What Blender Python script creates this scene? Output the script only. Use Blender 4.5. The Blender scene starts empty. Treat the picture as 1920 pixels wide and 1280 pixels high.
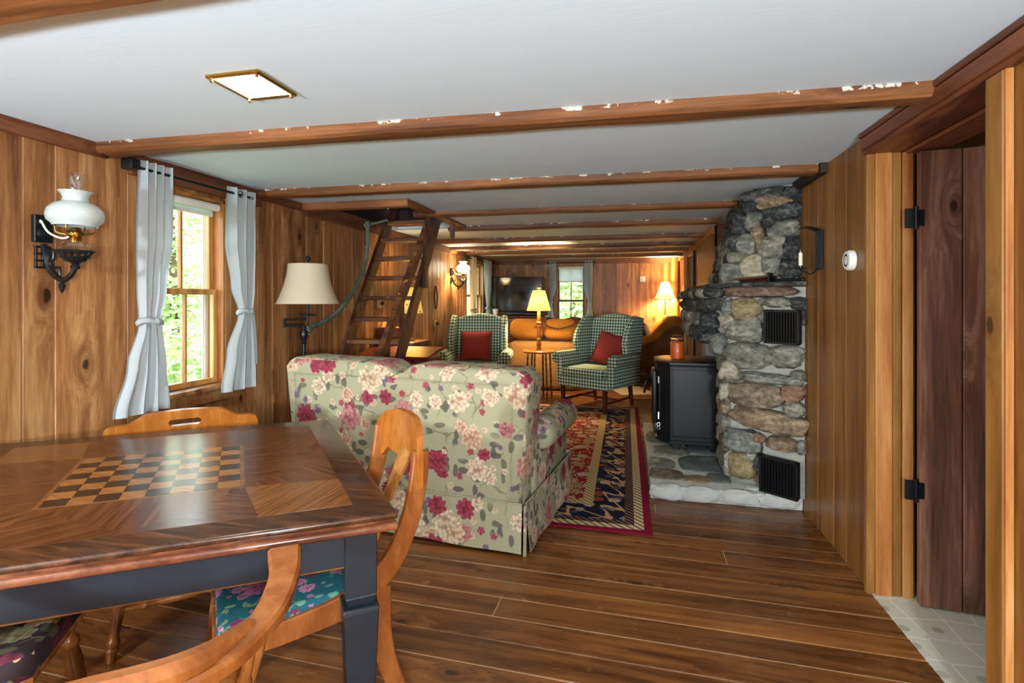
import bpy, bmesh, math, random
from mathutils import Vector, Matrix, Euler, noise as mnoise
PI = math.pi
random.seed(7)
scn = bpy.context.scene
COL = scn.collection

# ------------------------------------------------------------------ camera
CAM_H = 1.335
cam = bpy.data.cameras.new('camera')
cam.sensor_width = 36.0
cam.lens = 18.0
cam.shift_y = -(640 - 563) / 1920.0
cam.clip_start = 0.02
cam.clip_end = 200
cam_ob = bpy.data.objects.new('camera', cam)
COL.objects.link(cam_ob)
cam_ob.location = (0, 0, CAM_H)
cam_ob.rotation_euler = (PI / 2, 0, math.atan(221 / 960.0))
scn.camera = cam_ob

# ------------------------------------------------------------------ view, world, fill light
vs = scn.view_settings
vs.view_transform = 'Standard'
vs.look = 'None'
vs.exposure = 1.95
vs.gamma = 1.0
vs.use_curve_mapping = False
w = bpy.data.worlds.new('overcast_sky')
scn.world = w
w.use_nodes = True
bg = w.node_tree.nodes['Background']
bg.inputs['Color'].default_value = (0.86, 0.95, 1.0, 1)
bg.inputs['Strength'].default_value = 2.2


def area(name, loc, rot, sx, sy, power, color=(1, 1, 1), spread=PI):
    d = bpy.data.lights.new(name, 'AREA')
    d.shape = 'RECTANGLE'
    d.size, d.size_y = sx, sy
    d.energy = power
    d.color = color
    d.spread = spread
    o = bpy.data.objects.new(name, d)
    COL.objects.link(o)
    o.location = loc
    o.rotation_euler = rot
    return o


def point(name, loc, power, color=(1, .72, .4), r=0.03):
    d = bpy.data.lights.new(name, 'POINT')
    d.energy = power
    d.color = color
    d.shadow_soft_size = r
    o = bpy.data.objects.new(name, d)
    COL.objects.link(o)
    o.location = loc
    return o


# fill light added out of view, shining in through
# the added back window
area('back_fill_light', (-0.7, -5.8, 1.35), (PI / 2, 0, PI), 3.0, 1.4, 850, (.90, .96, 1))

# ------------------------------------------------------------------ helpers


def hx(s):
    s = s.lstrip('#')
    v = [int(s[i:i + 2], 16) / 255 for i in (0, 2, 4)]
    return tuple(c / 12.92 if c <= .04045 else ((c + .055) / 1.055) ** 2.4 for c in v) + (1,)


def tag(o, label=None, cat=None, group=None, kind=None):
    if label: o['label'] = label
    if cat: o['category'] = cat
    if group: o['group'] = group
    if kind: o['kind'] = kind
    return o


def empty(name, loc=(0, 0, 0), rz=0, label=None, cat=None, group=None, kind=None):
    o = bpy.data.objects.new(name, None)
    o.empty_display_size = .05
    COL.objects.link(o)
    o.location = loc
    o.rotation_euler = (0, 0, rz)
    return tag(o, label, cat, group, kind)


def link(name, me, mat=None, parent=None, loc=None, rot=None):
    if mat is not None and not me.materials:
        me.materials.append(mat)
    o = bpy.data.objects.new(name, me)
    COL.objects.link(o)
    if parent: o.parent = parent
    if loc: o.location = loc
    if rot: o.rotation_euler = rot
    return o


def copy_tree(o, parent=None, loc=None, rz=None):
    c = o.copy()
    COL.objects.link(c)
    c.parent = parent
    if loc: c.location = loc
    if rz is not None: c.rotation_euler = (0, 0, rz)
    for ch in o.children:
        copy_tree(ch, c)
    return c


def frame(p0, p1):
    """matrix whose Z runs from p0 to p1, origin p0"""
    p0, p1 = Vector(p0), Vector(p1)
    d = (p1 - p0)
    q = d.to_track_quat('Z', 'Y')
    return Matrix.Translation(p0) @ q.to_matrix().to_4x4()


def catmull(pts, n=6):
    P = [Vector(p) for p in pts]
    out = []
    for i in range(len(P) - 1):
        a = P[i - 1] if i else P[0] * 2 - P[1]
        b, c = P[i], P[i + 1]
        d = P[i + 2] if i + 2 < len(P) else P[-1] * 2 - P[-2]
        for k in range(n):
            t = k / n
            out.append(.5 * (2 * b + (c - a) * t + (2 * a - 5 * b + 4 * c - d) * t * t + (3 * b - a - 3 * c + d) * t ** 3))
    out.append(P[-1])
    return out


class G:
    def __init__(s):
        s.b = bmesh.new()

    def add(s, verts, faces, M=None):
        vs_ = [s.b.verts.new((M @ Vector(v)) if M else Vector(v)) for v in verts]
        for f in faces:
            try: s.b.faces.new([vs_[i] for i in f])
            except ValueError: pass
        return s

    def box(s, c, d, bev=0, seg=2, rot=None, M=None):
        m = Matrix.Translation(Vector(c))
        if rot: m = m @ Euler(rot).to_matrix().to_4x4()
        if M: m = M @ m
        t = bmesh.new()
        bmesh.ops.create_cube(t, size=1)
        bmesh.ops.scale(t, vec=Vector(d), verts=t.verts)
        if bev:
            bmesh.ops.bevel(t, geom=t.edges[:], offset=min(bev, min(d) * .49), segments=seg, profile=.5, affect='EDGES')
        s.merge(t, m)
        return s

    def merge(s, t, M=None):
        idx = {}
        for v in t.verts:
            idx[v] = s.b.verts.new((M @ v.co) if M else v.co.copy())
        for f in t.faces:
            try: s.b.faces.new([idx[v] for v in f.verts])
            except ValueError: pass
        t.free()
        return s

    def lathe(s, prof, seg=16, c=(0, 0, 0), M=None, sx=1, sy=1):
        m = Matrix.Translation(Vector(c))
        if M: m = M @ m
        vs_, fs = [], []
        n = len(prof)
        for k in range(seg):
            a = 2 * PI * k / seg
            for r, z in prof:
                vs_.append((r * math.cos(a) * sx, r * math.sin(a) * sy, z))
        for k in range(seg):
            k2 = (k + 1) % seg
            for i in range(n - 1):
                fs.append((k * n + i, k2 * n + i, k2 * n + i + 1, k * n + i + 1))
        if prof[0][0] > 1e-5: fs.append([k * n for k in range(seg)][::-1])
        if prof[-1][0] > 1e-5: fs.append([k * n + n - 1 for k in range(seg)])
        return s.add(vs_, fs, m)

    def openlathe(s, prof, seg=24, c=(0, 0, 0), M=None):
        """thin shell: profile is not capped"""
        m = Matrix.Translation(Vector(c))
        if M: m = M @ m
        vs_, fs = [], []
        n = len(prof)
        for k in range(seg):
            a = 2 * PI * k / seg
            for r, z in prof: vs_.append((r * math.cos(a), r * math.sin(a), z))
        for k in range(seg):
            k2 = (k + 1) % seg
            for i in range(n - 1): fs.append((k * n + i, k2 * n + i, k2 * n + i + 1, k * n + i + 1))
        return s.add(vs_, fs, m)

    def rod(s, p0, p1, r0, r1=None, seg=10):
        r1 = r0 if r1 is None else r1
        L = (Vector(p1) - Vector(p0)).length
        return s.lathe([(r0, 0), (r1, L)], seg, M=frame(p0, p1))

    def turned(s, p0, p1, prof, seg=12):
        """prof: (t, r) along the rod"""
        L = (Vector(p1) - Vector(p0)).length
        return s.lathe([(r, t * L) for t, r in prof], seg, M=frame(p0, p1))

    def tube(s, pts, r, seg=8, sm=0, sq=1.0):
        P = catmull(pts, sm) if sm else [Vector(p) for p in pts]
        n = len(P)
        R = r if isinstance(r, (list, tuple)) else [r]
        rr = [R[0]] * n if len(R) == 1 else [
            R[min(int(i / (n - 1) * (len(R) - 1)), len(R) - 2)] * (1 - (i / (n - 1) * (len(R) - 1) - min(int(i / (n - 1) * (len(R) - 1)), len(R) - 2)))
            + R[min(int(i / (n - 1) * (len(R) - 1)), len(R) - 2) + 1] * (i / (n - 1) * (len(R) - 1) - min(int(i / (n - 1) * (len(R) - 1)), len(R) - 2)) for i in range(n)]
        vs_, fs = [], []
        up = None
        for i, p in enumerate(P):
            t = (P[min(i + 1, n - 1)] - P[max(i - 1, 0)]).normalized()
            if up is None:
                up = Vector((0, 0, 1)) if abs(t.z) < .9 else Vector((1, 0, 0))
            x = t.cross(up).normalized()
            up = x.cross(t).normalized()
            for k in range(seg):
                a = 2 * PI * k / seg
                vs_.append(p + x * math.cos(a) * rr[i] + up * math.sin(a) * rr[i] * sq)
        for i in range(n - 1):
            for k in range(seg):
                k2 = (k + 1) % seg
                fs.append((i * seg + k, i * seg + k2, (i + 1) * seg + k2, (i + 1) * seg + k))
        fs.append(list(range(seg))[::-1])
        fs.append([(n - 1) * seg + k for k in range(seg)])
        return s.add(vs_, fs)

    def sweep(s, pts, side, wd, th, sm=5, bev=.18):
        """rectangular section (width along `side`, thickness in the plane of the curve)"""
        P = catmull(pts, sm) if sm else [Vector(p) for p in pts]
        n = len(P)
        side = Vector(side).normalized()

        def lerp(R, i):
            if not isinstance(R, (list, tuple)): return R
            t = i / (n - 1) * (len(R) - 1)
            k = min(int(t), len(R) - 2)
            return R[k] * (1 - (t - k)) + R[k + 1] * (t - k)
        vs_, fs = [], []
        m = 8
        for i, p in enumerate(P):
            t = (P[min(i + 1, n - 1)] - P[max(i - 1, 0)]).normalized()
            x = (side - t * side.dot(t)).normalized()
            y = t.cross(x)
            W, T = lerp(wd, i) / 2, lerp(th, i) / 2
            c = bev * min(W, T) * 2
            for a, b_ in ((W - c, T), (W, T - c), (W, -T + c), (W - c, -T), (-W + c, -T), (-W, -T + c), (-W, T - c), (-W + c, T)):
                vs_.append(p + x * a + y * b_)
        for i in range(n - 1):
            for k in range(m):
                k2 = (k + 1) % m
                fs.append((i * m + k2, i * m + k, (i + 1) * m + k, (i + 1) * m + k2))
        fs.append(list(range(m)))
        fs.append([(n - 1) * m + k for k in range(m)][::-1])
        return s.add(vs_, fs)

    def prism(s, outline, d, M=None, bev=0, seg=2):
        """outline in XY, extruded along +Z by d"""
        t = bmesh.new()
        n = len(outline)
        a = [t.verts.new((x, y, 0)) for x, y in outline]
        b_ = [t.verts.new((x, y, d)) for x, y in outline]
        t.faces.new(a[::-1])
        t.faces.new(b_)
        for i in range(n):
            t.faces.new((a[i], a[(i + 1) % n], b_[(i + 1) % n], b_[i]))
        bmesh.ops.recalc_face_normals(t, faces=t.faces)
        if bev:
            es = [e for e in t.edges if any(len(f.verts) == n for f in e.link_faces)] if n > 4 else t.edges[:]
            bmesh.ops.bevel(t, geom=es, offset=bev, segments=seg, profile=.5, affect='EDGES')
        return s.merge(t, M)

    def ell(s, c, r, sub=2, M=None, pw=None):
        t = bmesh.new()
        bmesh.ops.create_icosphere(t, subdivisions=sub, radius=1)
        for v in t.verts:
            p = v.co
            if pw:
                p = Vector([math.copysign(abs(q) ** pw, q) for q in p])
            v.co = Vector((p.x * r[0], p.y * r[1], p.z * r[2])) + Vector(c)
        return s.merge(t, M)

    def grid(s, fn, nu, nv, th=0):
        """surface fn(u,v) in 0..1"""
        vs_ = [fn(i / nu, j / nv) for j in range(nv + 1) for i in range(nu + 1)]
        fs = [(j * (nu + 1) + i, j * (nu + 1) + i + 1, (j + 1) * (nu + 1) + i + 1, (j + 1) * (nu + 1) + i) for j in range(nv) for i in range(nu)]
        return s.add(vs_, fs)

    def mesh(s, name, smooth=35, uv=True):
        b = s.b
        bmesh.ops.recalc_face_normals(b, faces=b.faces)
        if uv:
            L = b.loops.layers.uv.new('UVMap')
            for f in b.faces:
                n = f.normal
                ax = max(range(3), key=lambda i: abs(n[i]))
                for l in f.loops:
                    p = l.vert.co
                    l[L].uv = (p.y, p.z) if ax == 0 else (p.x, p.z) if ax == 1 else (p.x, p.y)
        me = bpy.data.meshes.new(name)
        b.to_mesh(me)
        b.free()
        if smooth:
            me.polygons.foreach_set('use_smooth', [True] * len(me.polygons))
            me.set_sharp_from_angle(angle=math.radians(smooth))
        return me

    def obj(s, name, mat, parent=None, loc=None, rot=None, smooth=35):
        return link(name, s.mesh(name, smooth), mat, parent, loc, rot)


# ------------------------------------------------------------------ node kit
class K:
    def __init__(s, name):
        s.m = bpy.data.materials.new(name)
        s.m.use_nodes = True
        s.t = s.m.node_tree
        s.bsdf = s.t.nodes['Principled BSDF']

    def n(s, typ, **p):
        nd = s.t.nodes.new(typ)
        for k, v in p.items(): setattr(nd, k, v)
        return nd

    def put(s, sock, v):
        if isinstance(v, bpy.types.NodeSocket): s.t.links.new(v, sock)
        elif v is not None:
            if isinstance(v, (tuple, list)) and len(v) == 4 and sock.type == 'VECTOR': v = v[:3]
            sock.default_value = v

    def f(s, op, a, b=None, c=None, cl=False):
        nd = s.n('ShaderNodeMath', operation=op)
        nd.use_clamp = cl
        for i, v in enumerate((a, b, c)):
            if v is not None: s.put(nd.inputs[i], v)
        return nd.outputs[0]

    def vm(s, op, a, b=None, sc=None):
        nd = s.n('ShaderNodeVectorMath', operation=op)
        s.put(nd.inputs[0], a)
        if b is not None: s.put(nd.inputs[1], b)
        if sc is not None: s.put(nd.inputs['Scale'], sc)
        return nd.outputs['Value'] if op in ('LENGTH', 'DISTANCE', 'DOT_PRODUCT') else nd.outputs[0]

    def co(s): return s.n('ShaderNodeTexCoord').outputs['Object']

    def uv(s): return s.n('ShaderNodeTexCoord').outputs['UV']

    def rnd(s): return s.n('ShaderNodeObjectInfo').outputs['Random']

    def xyz(s, v):
        nd = s.n('ShaderNodeSeparateXYZ')
        s.put(nd.inputs[0], v)
        return nd.outputs

    def comb(s, x, y, z=0.0):
        nd = s.n('ShaderNodeCombineXYZ')
        for i, v in enumerate((x, y, z)): s.put(nd.inputs[i], v)
        return nd.outputs[0]

    def noise(s, v, sc, det=2, ro=.5, dist=0, out='Fac'):
        nd = s.n('ShaderNodeTexNoise')
        s.put(nd.inputs['Vector'], v)
        s.put(nd.inputs['Scale'], sc)
        nd.inputs['Detail'].default_value = det
        nd.inputs['Roughness'].default_value = ro
        nd.inputs['Distortion'].default_value = dist
        return nd.outputs[out]

    def vor(s, v, sc, rn=1.0, dim='3D', feature='F1'):
        nd = s.n('ShaderNodeTexVoronoi', voronoi_dimensions=dim, feature=feature)
        s.put(nd.inputs['Vector'], v)
        s.put(nd.inputs['Scale'], sc)
        nd.inputs['Randomness'].default_value = rn
        return nd.outputs

    def ramp(s, fac, stops, interp='LINEAR'):
        nd = s.n('ShaderNodeValToRGB')
        cr = nd.color_ramp
        cr.interpolation = interp
        while len(cr.elements) < len(stops): cr.elements.new(.5)
        for e, (p, c) in zip(cr.elements, stops):
            e.position = p
            e.color = c if len(c) == 4 else tuple(c) + (1,)
        s.put(nd.inputs[0], fac)
        return nd.outputs[0]

    def mix(s, fac, a, b, blend='MIX'):
        nd = s.n('ShaderNodeMix', data_type='RGBA', blend_type=blend)
        s.put(nd.inputs[0], fac)
        s.put(nd.inputs[6], a)
        s.put(nd.inputs[7], b)
        return nd.outputs[2]

    def step(s, v, a, b):
        nd = s.n('ShaderNodeMapRange', interpolation_type='SMOOTHSTEP')
        s.put(nd.inputs[0], v)
        nd.inputs[1].default_value, nd.inputs[2].default_value = a, b
        nd.inputs[3].default_value, nd.inputs[4].default_value = 0, 1
        return nd.outputs[0]

    def bump(s, h, st=.2, d=.01):
        nd = s.n('ShaderNodeBump')
        nd.inputs['Strength'].default_value = st
        nd.inputs['Distance'].default_value = d
        s.put(nd.inputs['Height'], h)
        s.put(s.bsdf.inputs['Normal'], nd.outputs[0])

    def done(s, col=None, rough=.5, spec=.5, metal=0, **kw):
        b = s.bsdf
        if col is not None: s.put(b.inputs['Base Color'], col)
        s.put(b.inputs['Roughness'], rough)
        b.inputs['Specular IOR Level'].default_value = spec
        b.inputs['Metallic'].default_value = metal
        for k, v in kw.items(): s.put(b.inputs[k.replace('_', ' ')], v)
        return s.m


def plain(name, c, rough=.5, spec=.5, metal=0, var=.06, sc=25, bmp=0, **kw):
    k = K(name)
    c = hx(c) if isinstance(c, str) else c
    n = k.noise(k.co(), sc, 3)
    f = k.f('MULTIPLY_ADD', n, 2 * var, 1 - var)
    col = k.mix(1.0, c, k.comb(f, f, f), 'MULTIPLY')
    if bmp: k.bump(n, bmp, .005)
    return k.done(col, rough, spec, metal, **kw)


def wood(name, cols, axis='Z', knots=1.0, rough=.4, var=.3, stretch=.07, spec=.4, wear=0, wearc='#d8b48a', gs=26, bmp=.15, huev=.0, knotc='#2a140a', scr=0, fleck=0):
    """long-grained board: grain along `axis` of the object's own coordinates, each object offset by its random number"""
    k = K(name)
    D, Mi, Lt = [hx(c) for c in cols]
    r = k.rnd()
    off = k.vm('SCALE', (13.1, 29.7, 7.3), sc=r)
    p = k.vm('ADD', k.co(), off)
    ai = 'XYZ'.index(axis)
    sv = [1.0, 1.0, 1.0]
    sv[ai] = .42
    pc_ = k.xyz(p)
    oth = [i_ for i_ in range(3) if i_ != ai]
    kv = k.comb(k.f('ADD', pc_[oth[0]], pc_[oth[1]]), k.f('MULTIPLY', pc_[ai], .5))
    vo = k.vor(kv, 4.2, 1.0, '2D')
    has = k.f('GREATER_THAN', k.xyz(vo['Color'])[0], 1 - .42 * knots)
    warp = k.f('MULTIPLY', k.f('MULTIPLY', k.f('EXPONENT', k.f('MULTIPLY', vo['Distance'], -7.0)), has), .55)
    sv[ai] = stretch
    gv = k.vm('MULTIPLY', p, tuple(sv))
    wob = k.noise(gv, 5.0, 2)
    g0 = k.vm('ADD', gv, k.comb(k.f('ADD', k.f('MULTIPLY', wob, .12), k.f('MULTIPLY', warp, .35)), k.f('MULTIPLY', wob, .12), k.f('MULTIPLY', warp, .3)))
    ring = k.noise(g0, gs * .55, 3, .55)
    fine = k.noise(g0, gs * 4, 3, .6)
    g = k.f('ADD', k.f('MULTIPLY', ring, .72), k.f('MULTIPLY', fine, .28))
    col = k.ramp(g, [(.34, D), (.5, Mi), (.66, Lt)])
    big = k.noise(k.vm('MULTIPLY', p, tuple(.5 + .5 * (i != ai) for i in range(3))), 2.6, 3)
    col = k.mix(k.f('MULTIPLY', k.step(big, .58, .78), .45), col, D)
    halo = k.f('MULTIPLY', k.f('SUBTRACT', 1.0, k.step(vo['Distance'], .08, .3)), has)
    col = k.mix(k.f('MULTIPLY', halo, .4), col, D)
    nd = k.f('ADD', vo['Distance'], k.f('MULTIPLY', k.noise(p, 30, 2), .07))
    core = k.f('MULTIPLY', k.f('SUBTRACT', 1.0, k.step(nd, .075, .115)), has)
    col = k.mix(k.f('MULTIPLY', core, .92), col, hx(knotc))
    tone = k.f('MULTIPLY_ADD', r, 2 * var, 1 - var)
    col = k.mix(1.0, col, k.comb(tone, k.f('POWER', tone, 1 + huev), k.f('POWER', tone, 1 + huev * 2)), 'MULTIPLY')
    if wear:
        wn = k.noise(p, 9, 5, .7)
        col = k.mix(k.step(wn, .66 - .1 * wear, .72 - .1 * wear), col, hx(wearc))
    if scr:
        s1 = k.vm('MULTIPLY', k.vm('ADD', p, k.comb(k.f('MULTIPLY', k.noise(p, 3), .2), 0, 0)), (1, 1, 1))
        sn = k.noise(s1, 14, 6, .75)
        col = k.mix(k.f('MULTIPLY', k.step(sn, .62, .7), scr), col, hx(wearc))
    if fleck:      # ceiling paint caught along the top edge
        fz = k.f('ADD', k.xyz(k.co())[2], k.f('MULTIPLY', k.noise(p, 5, 4, .7), .03))
        fm = k.f('MULTIPLY', k.step(fz, fleck + .017, fleck + .021), k.step(k.noise(p, 12, 4, .7), .55, .6))
        col = k.mix(k.f('MULTIPLY', fm, .85), col, hx('#d8d2c4'))
    k.bump(g, bmp, .004)
    ro = k.f('ADD', rough - .08, k.f('MULTIPLY', ring, .16))
    return k.done(col, ro, spec)


W = dict(
    wall=wood('pine_wall_board', ('#6a4022', '#9a683e', '#c09462'), 'Z', knots=1.0, rough=.42, var=.22, huev=.1),
    wallr=wood('pine_wall_board_golden', ('#674118', '#835826', '#9a6e36'), 'Z', knots=.3, rough=.38, var=.1, huev=.1),
    floor=wood('floor_board', ('#4c2a12', '#6c401e', '#885628'), 'X', knots=.7, rough=.28, var=.22, gs=44, spec=.5, scr=.4, wearc='#b08a5c', bmp=.2),
    beam=wood('ceiling_beam', ('#482812', '#704420', '#925f36'), 'X', knots=.5, rough=.55, var=.1, bmp=.6, fleck=.036),
    beamx=wood('hatch_trim_board', ('#573018', '#804e2c', '#a06c42'), 'X', knots=.3, rough=.5, var=.1, bmp=.3),
    beamy=wood('header_beam', ('#4c2716', '#6e3d22', '#85502f'), 'Y', knots=.3, rough=.45, var=.08),
    trim=wood('frieze_board', ('#482413', '#683a20', '#805030'), 'Y', knots=.2, rough=.45, var=.08),
    jamb=wood('jamb_board', ('#8a5022', '#a86c36', '#c08a52'), 'Z', knots=.3, rough=.42, var=.08),
    door=wood('dark_door_board', ('#402a20', '#6e4838', '#9a735c'), 'Z', knots=.8, rough=.5, var=.12, gs=20),
    sash=wood('sash_wood', ('#8a5a24', '#b98544', '#d6a866'), 'Z', knots=.0, rough=.4, var=.05),
    stair=wood('stair_wood', ('#2e1a12', '#513224', '#70493a'), 'Z', knots=.2, rough=.45, var=.15),
    tread=wood('tread_wood', ('#3a2015', '#5f3a26', '#8c5f3c'), 'X', knots=.2, rough=.5, var=.12, wear=.5, wearc='#b98a55'),
    table=wood('table_veneer', ('#1e0e07', '#38200f', '#52301a'), 'X', knots=0, rough=.24, var=.18, spec=.5, gs=80, bmp=.05, stretch=.1),
    tableedge=wood('table_edge', ('#3c1e12', '#5e3420', '#7c4c32'), 'X', knots=0, rough=.22, var=.02, wear=.0, bmp=.03),
    chair=wood('pine_chair', ('#7d4518', '#925620', '#a66a2e'), 'Z', knots=0, rough=.25, var=.08, gs=30, stretch=.3, bmp=.04),
    chairb=wood('oak_chair', ('#6e3a16', '#834a20', '#975c2e'), 'Z', knots=0, rough=.27, var=.06, gs=26, stretch=.35, bmp=.04),
    leg=wood('turned_leg', ('#5c3210', '#8a5424', '#aa7440'), 'Z', knots=0, rough=.25, var=.08, bmp=.04),
    mahog=wood('mahogany_leg', ('#2c120a', '#52261a', '#6e3a28'), 'Z', knots=0, rough=.3, var=.05),
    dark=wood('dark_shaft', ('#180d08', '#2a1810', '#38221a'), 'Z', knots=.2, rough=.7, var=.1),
    pale=wood('pale_wood', ('#9a7a52', '#c2a377', '#dcc49c'), 'Z', knots=0, rough=.5, var=.05),
)
# ------------------------------------------------------------------ other materials


def flower(k, uv, sc, rad, n, cols, have, rn=.8):
    """returns mask, colour of a scatter of blossoms printed on cloth"""
    vo = k.vor(uv, sc, rn, '2D')
    rel = k.vm('SUBTRACT', uv, vo['Position'])
    cr = k.xyz(vo['Color'])
    x, y, _ = k.xyz(rel)
    ang = k.f('ADD', k.f('ARCTAN2', y, x), k.f('MULTIPLY', cr[1], 6.28))
    r = k.f('MULTIPLY', k.vm('LENGTH', rel), sc)
    lob = k.f('ABSOLUTE', k.f('SINE', k.f('MULTIPLY', ang, n / 2)))
    edge = k.f('MULTIPLY', k.f('MULTIPLY_ADD', cr[1], .45 * rad, .7 * rad), k.f('MULTIPLY_ADD', lob, .26, .76))
    q = k.f('DIVIDE', r, edge)
    mask = k.f('MULTIPLY', k.f('SUBTRACT', 1.0, k.step(q, .9, 1.0)), k.f('GREATER_THAN', cr[2], 1 - have))
    pet = k.vor(uv, sc * 8, 1, '2D')['Distance']
    stops = [(i / len(cols), hx(c)) for i, c in enumerate(cols)]
    col = k.ramp(cr[0], stops, 'CONSTANT')
    shade = k.f('MULTIPLY', k.f('ADD', k.f('MULTIPLY', pet, .9), k.f('MULTIPLY', k.f('SUBTRACT', 1.0, q), .45), cl=True), 1.0)
    dk = k.mix(1.0, col, (.42, .26, .24, 1), 'MULTIPLY')
    return mask, k.mix(shade, col, dk)


def floral(name, base, big, small, leaf, s=1.0, rough=.85, bigh=.85):
    k = K(name)
    u0 = k.uv()
    nz = k.vm('SUBTRACT', k.noise(u0, 9 * s, 2, out='Color'), (.5, .5, .5))
    u = k.vm('ADD', u0, k.vm('SCALE', nz, sc=.03 / s))
    col = k.mix(k.noise(u0, 300, 1), hx(base), k.mix(1.0, hx(base), (.8, .8, .8, 1), 'MULTIPLY'))
    e = k.vor(k.vm('ADD', u0, k.vm('SCALE', nz, sc=.12 / s)), 6.5 * s, 1, '2D', 'DISTANCE_TO_EDGE')['Distance']
    stem = k.f('MULTIPLY', k.f('SUBTRACT', 1.0, k.step(e, .012, .03)), k.step(k.noise(u0, 4 * s, 1), .45, .55))
    col = k.mix(k.f('MULTIPLY', stem, .6), col, hx(leaf[0]))
    for i, (sx, sy) in enumerate(((1, .5), (.52, 1))):
        lv = k.vm('MULTIPLY', k.vm('ADD', u, (i * 3.3, i * 1.7, 0)), (sx, sy, 1))
        vo = k.vor(lv, 19 * s, 1, '2D')
        cr = k.xyz(vo['Color'])
        m = k.f('MULTIPLY', k.f('SUBTRACT', 1.0, k.step(vo['Distance'], .26, .33)), k.f('GREATER_THAN', cr[0], .62))
        m = k.f('MULTIPLY', m, k.step(k.noise(u0, 5 * s, 1), .42, .5))
        lc = k.mix(cr[1], hx(leaf[0]), hx(leaf[1]))
        col = k.mix(k.f('MULTIPLY', m, .85), col, lc)
    m, c = flower(k, k.vm('ADD', u, (5.1, 2.2, 0)), 15 * s, .33, 5, small, .42, 1.0)
    col = k.mix(m, col, c)
    m, c = flower(k, k.vm('ADD', u, (1.7, 9.2, 0)), 8.6 * s, .40, 7, big[::-1], .4)
    col = k.mix(m, col, c)
    m, c = flower(k, u, 5.8 * s, .44, 9, big, bigh * .6)
    col = k.mix(m, col, c)
    return k.done(col, rough, .2)


def gingham(name, light, green, per=.046):
    k = K(name)
    x, y, _ = k.xyz(k.uv())
    fx = k.step(k.f('SINE', k.f('MULTIPLY', x, 2 * PI / per)), -.25, .25)
    fy = k.step(k.f('SINE', k.f('MULTIPLY', y, 2 * PI / per)), -.25, .25)
    f = k.f('MULTIPLY', k.f('ADD', fx, fy), .5)
    col = k.ramp(f, [(0, hx(light)), (.5, hx('#7c9a8a')), (1, hx(green))])
    return k.done(col, .9, .15)


def rugmat(Wd, Ln):
    k = K('persian_rug')
    co = k.co()
    x, y, _ = k.xyz(co)
    ex = k.f('SUBTRACT', Wd / 2, k.f('ABSOLUTE', x))
    ey = k.f('SUBTRACT', Ln / 2, k.f('ABSOLUTE', y))
    d = k.f('MINIMUM', ex, ey)
    uv = co
    nz = k.vm('SUBTRACT', k.noise(uv, 14, 2, out='Color'), (.5, .5, .5))
    u = k.vm('ADD', uv, k.vm('SCALE', nz, sc=.05))
    # field: crimson with cream and gold blossoms and scrolls
    field = hx('#8a1f22')
    e = k.vor(k.vm('ADD', uv, k.vm('SCALE', nz, sc=.16)), 9, 1, '2D', 'DISTANCE_TO_EDGE')['Distance']
    field = k.mix(k.f('SUBTRACT', 1.0, k.step(e, .02, .06)), field, hx('#b9a47a'))
    m, c = flower(k, k.vm('ADD', u, (3.1, 1.2, 0)), 21, .36, 6, ['#c9b890', '#d9cba8', '#b49a66', '#5f6a58'], .75, 1)
    field = k.mix(m, field, c)
    m, c = flower(k, u, 8, .42, 10, ['#d3c49c', '#c2a873', '#ded2b4'], .8)
    field = k.mix(m, field, c)
    # wide navy border with scrolling motif
    s = k.f('ADD', x, y)
    arc = k.f('SINE', k.f('MULTIPLY', k.f('ADD', s, k.f('MULTIPLY', k.xyz(nz)[0], .08)), 26))
    bd = k.f('ADD', d, k.f('MULTIPLY', arc, .06))
    band = k.f('ABSOLUTE', k.f('SUBTRACT', bd, .235))
    navy = k.mix(k.f('SUBTRACT', 1.0, k.step(band, .012, .022)), hx('#171c30'), hx('#bb9264'))
    m, c = flower(k, k.vm('ADD', u, (7.1, 4.2, 0)), 12, .44, 9, ['#c4b48c', '#a8553f', '#8f9a80', '#d8c8a0', '#6b5a78'], .85, 1)
    navy = k.mix(m, navy, c)

    def guard(bg_, c2, fr):
        t = k.f('SINE', k.f('MULTIPLY', k.f('ADD', x, y), fr))
        return k.mix(k.step(t, .2, .5), hx(bg_), hx(c2))
    col = k.mix(k.step(d, .045, .047), hx('#7c1230'), guard('#cbb68c', '#6d5a3c', 120))
    col = k.mix(k.step(d, .10, .102), col, guard('#2a1a2a', '#80604c', 150))
    col = k.mix(k.step(d, .155, .157), col, navy)
    col = k.mix(k.step(d, .36, .362), col, guard('#c6ae7a', '#7d6a40', 130))
    col = k.mix(k.step(d, .43, .432), col, field)
    k.bump(k.noise(co, 400, 2), .4, .004)
    return k.done(col, .95, .1)


def rock(name, cols, sc=9):
    k = K(name)
    r = k.rnd()
    p = k.vm('ADD', k.co(), k.vm('SCALE', (11.0, 23.0, 5.0), sc=r))
    a = k.noise(k.vm('MULTIPLY', p, (1, 1, 2.2)), sc, 6, .65, .8)
    b = k.noise(p, sc * 4, 5, .7)
    g = k.f('ADD', k.f('MULTIPLY', a, .6), k.f('MULTIPLY', b, .4))
    col = k.ramp(g, [(.33, hx(cols[0])), (.5, hx(cols[1])), (.68, hx(cols[2]))])
    tint = k.ramp(r, [(0, (.75, .77, .8, 1)), (.4, (1, 1, 1, 1)), (.75, (1.1, 1.02, .9, 1)), (1, (1.15, 1.1, 1.05, 1))])
    col = k.mix(1.0, col, tint, 'MULTIPLY')
    k.bump(g, .9, .03)
    return k.done(col, .75, .3)


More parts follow.
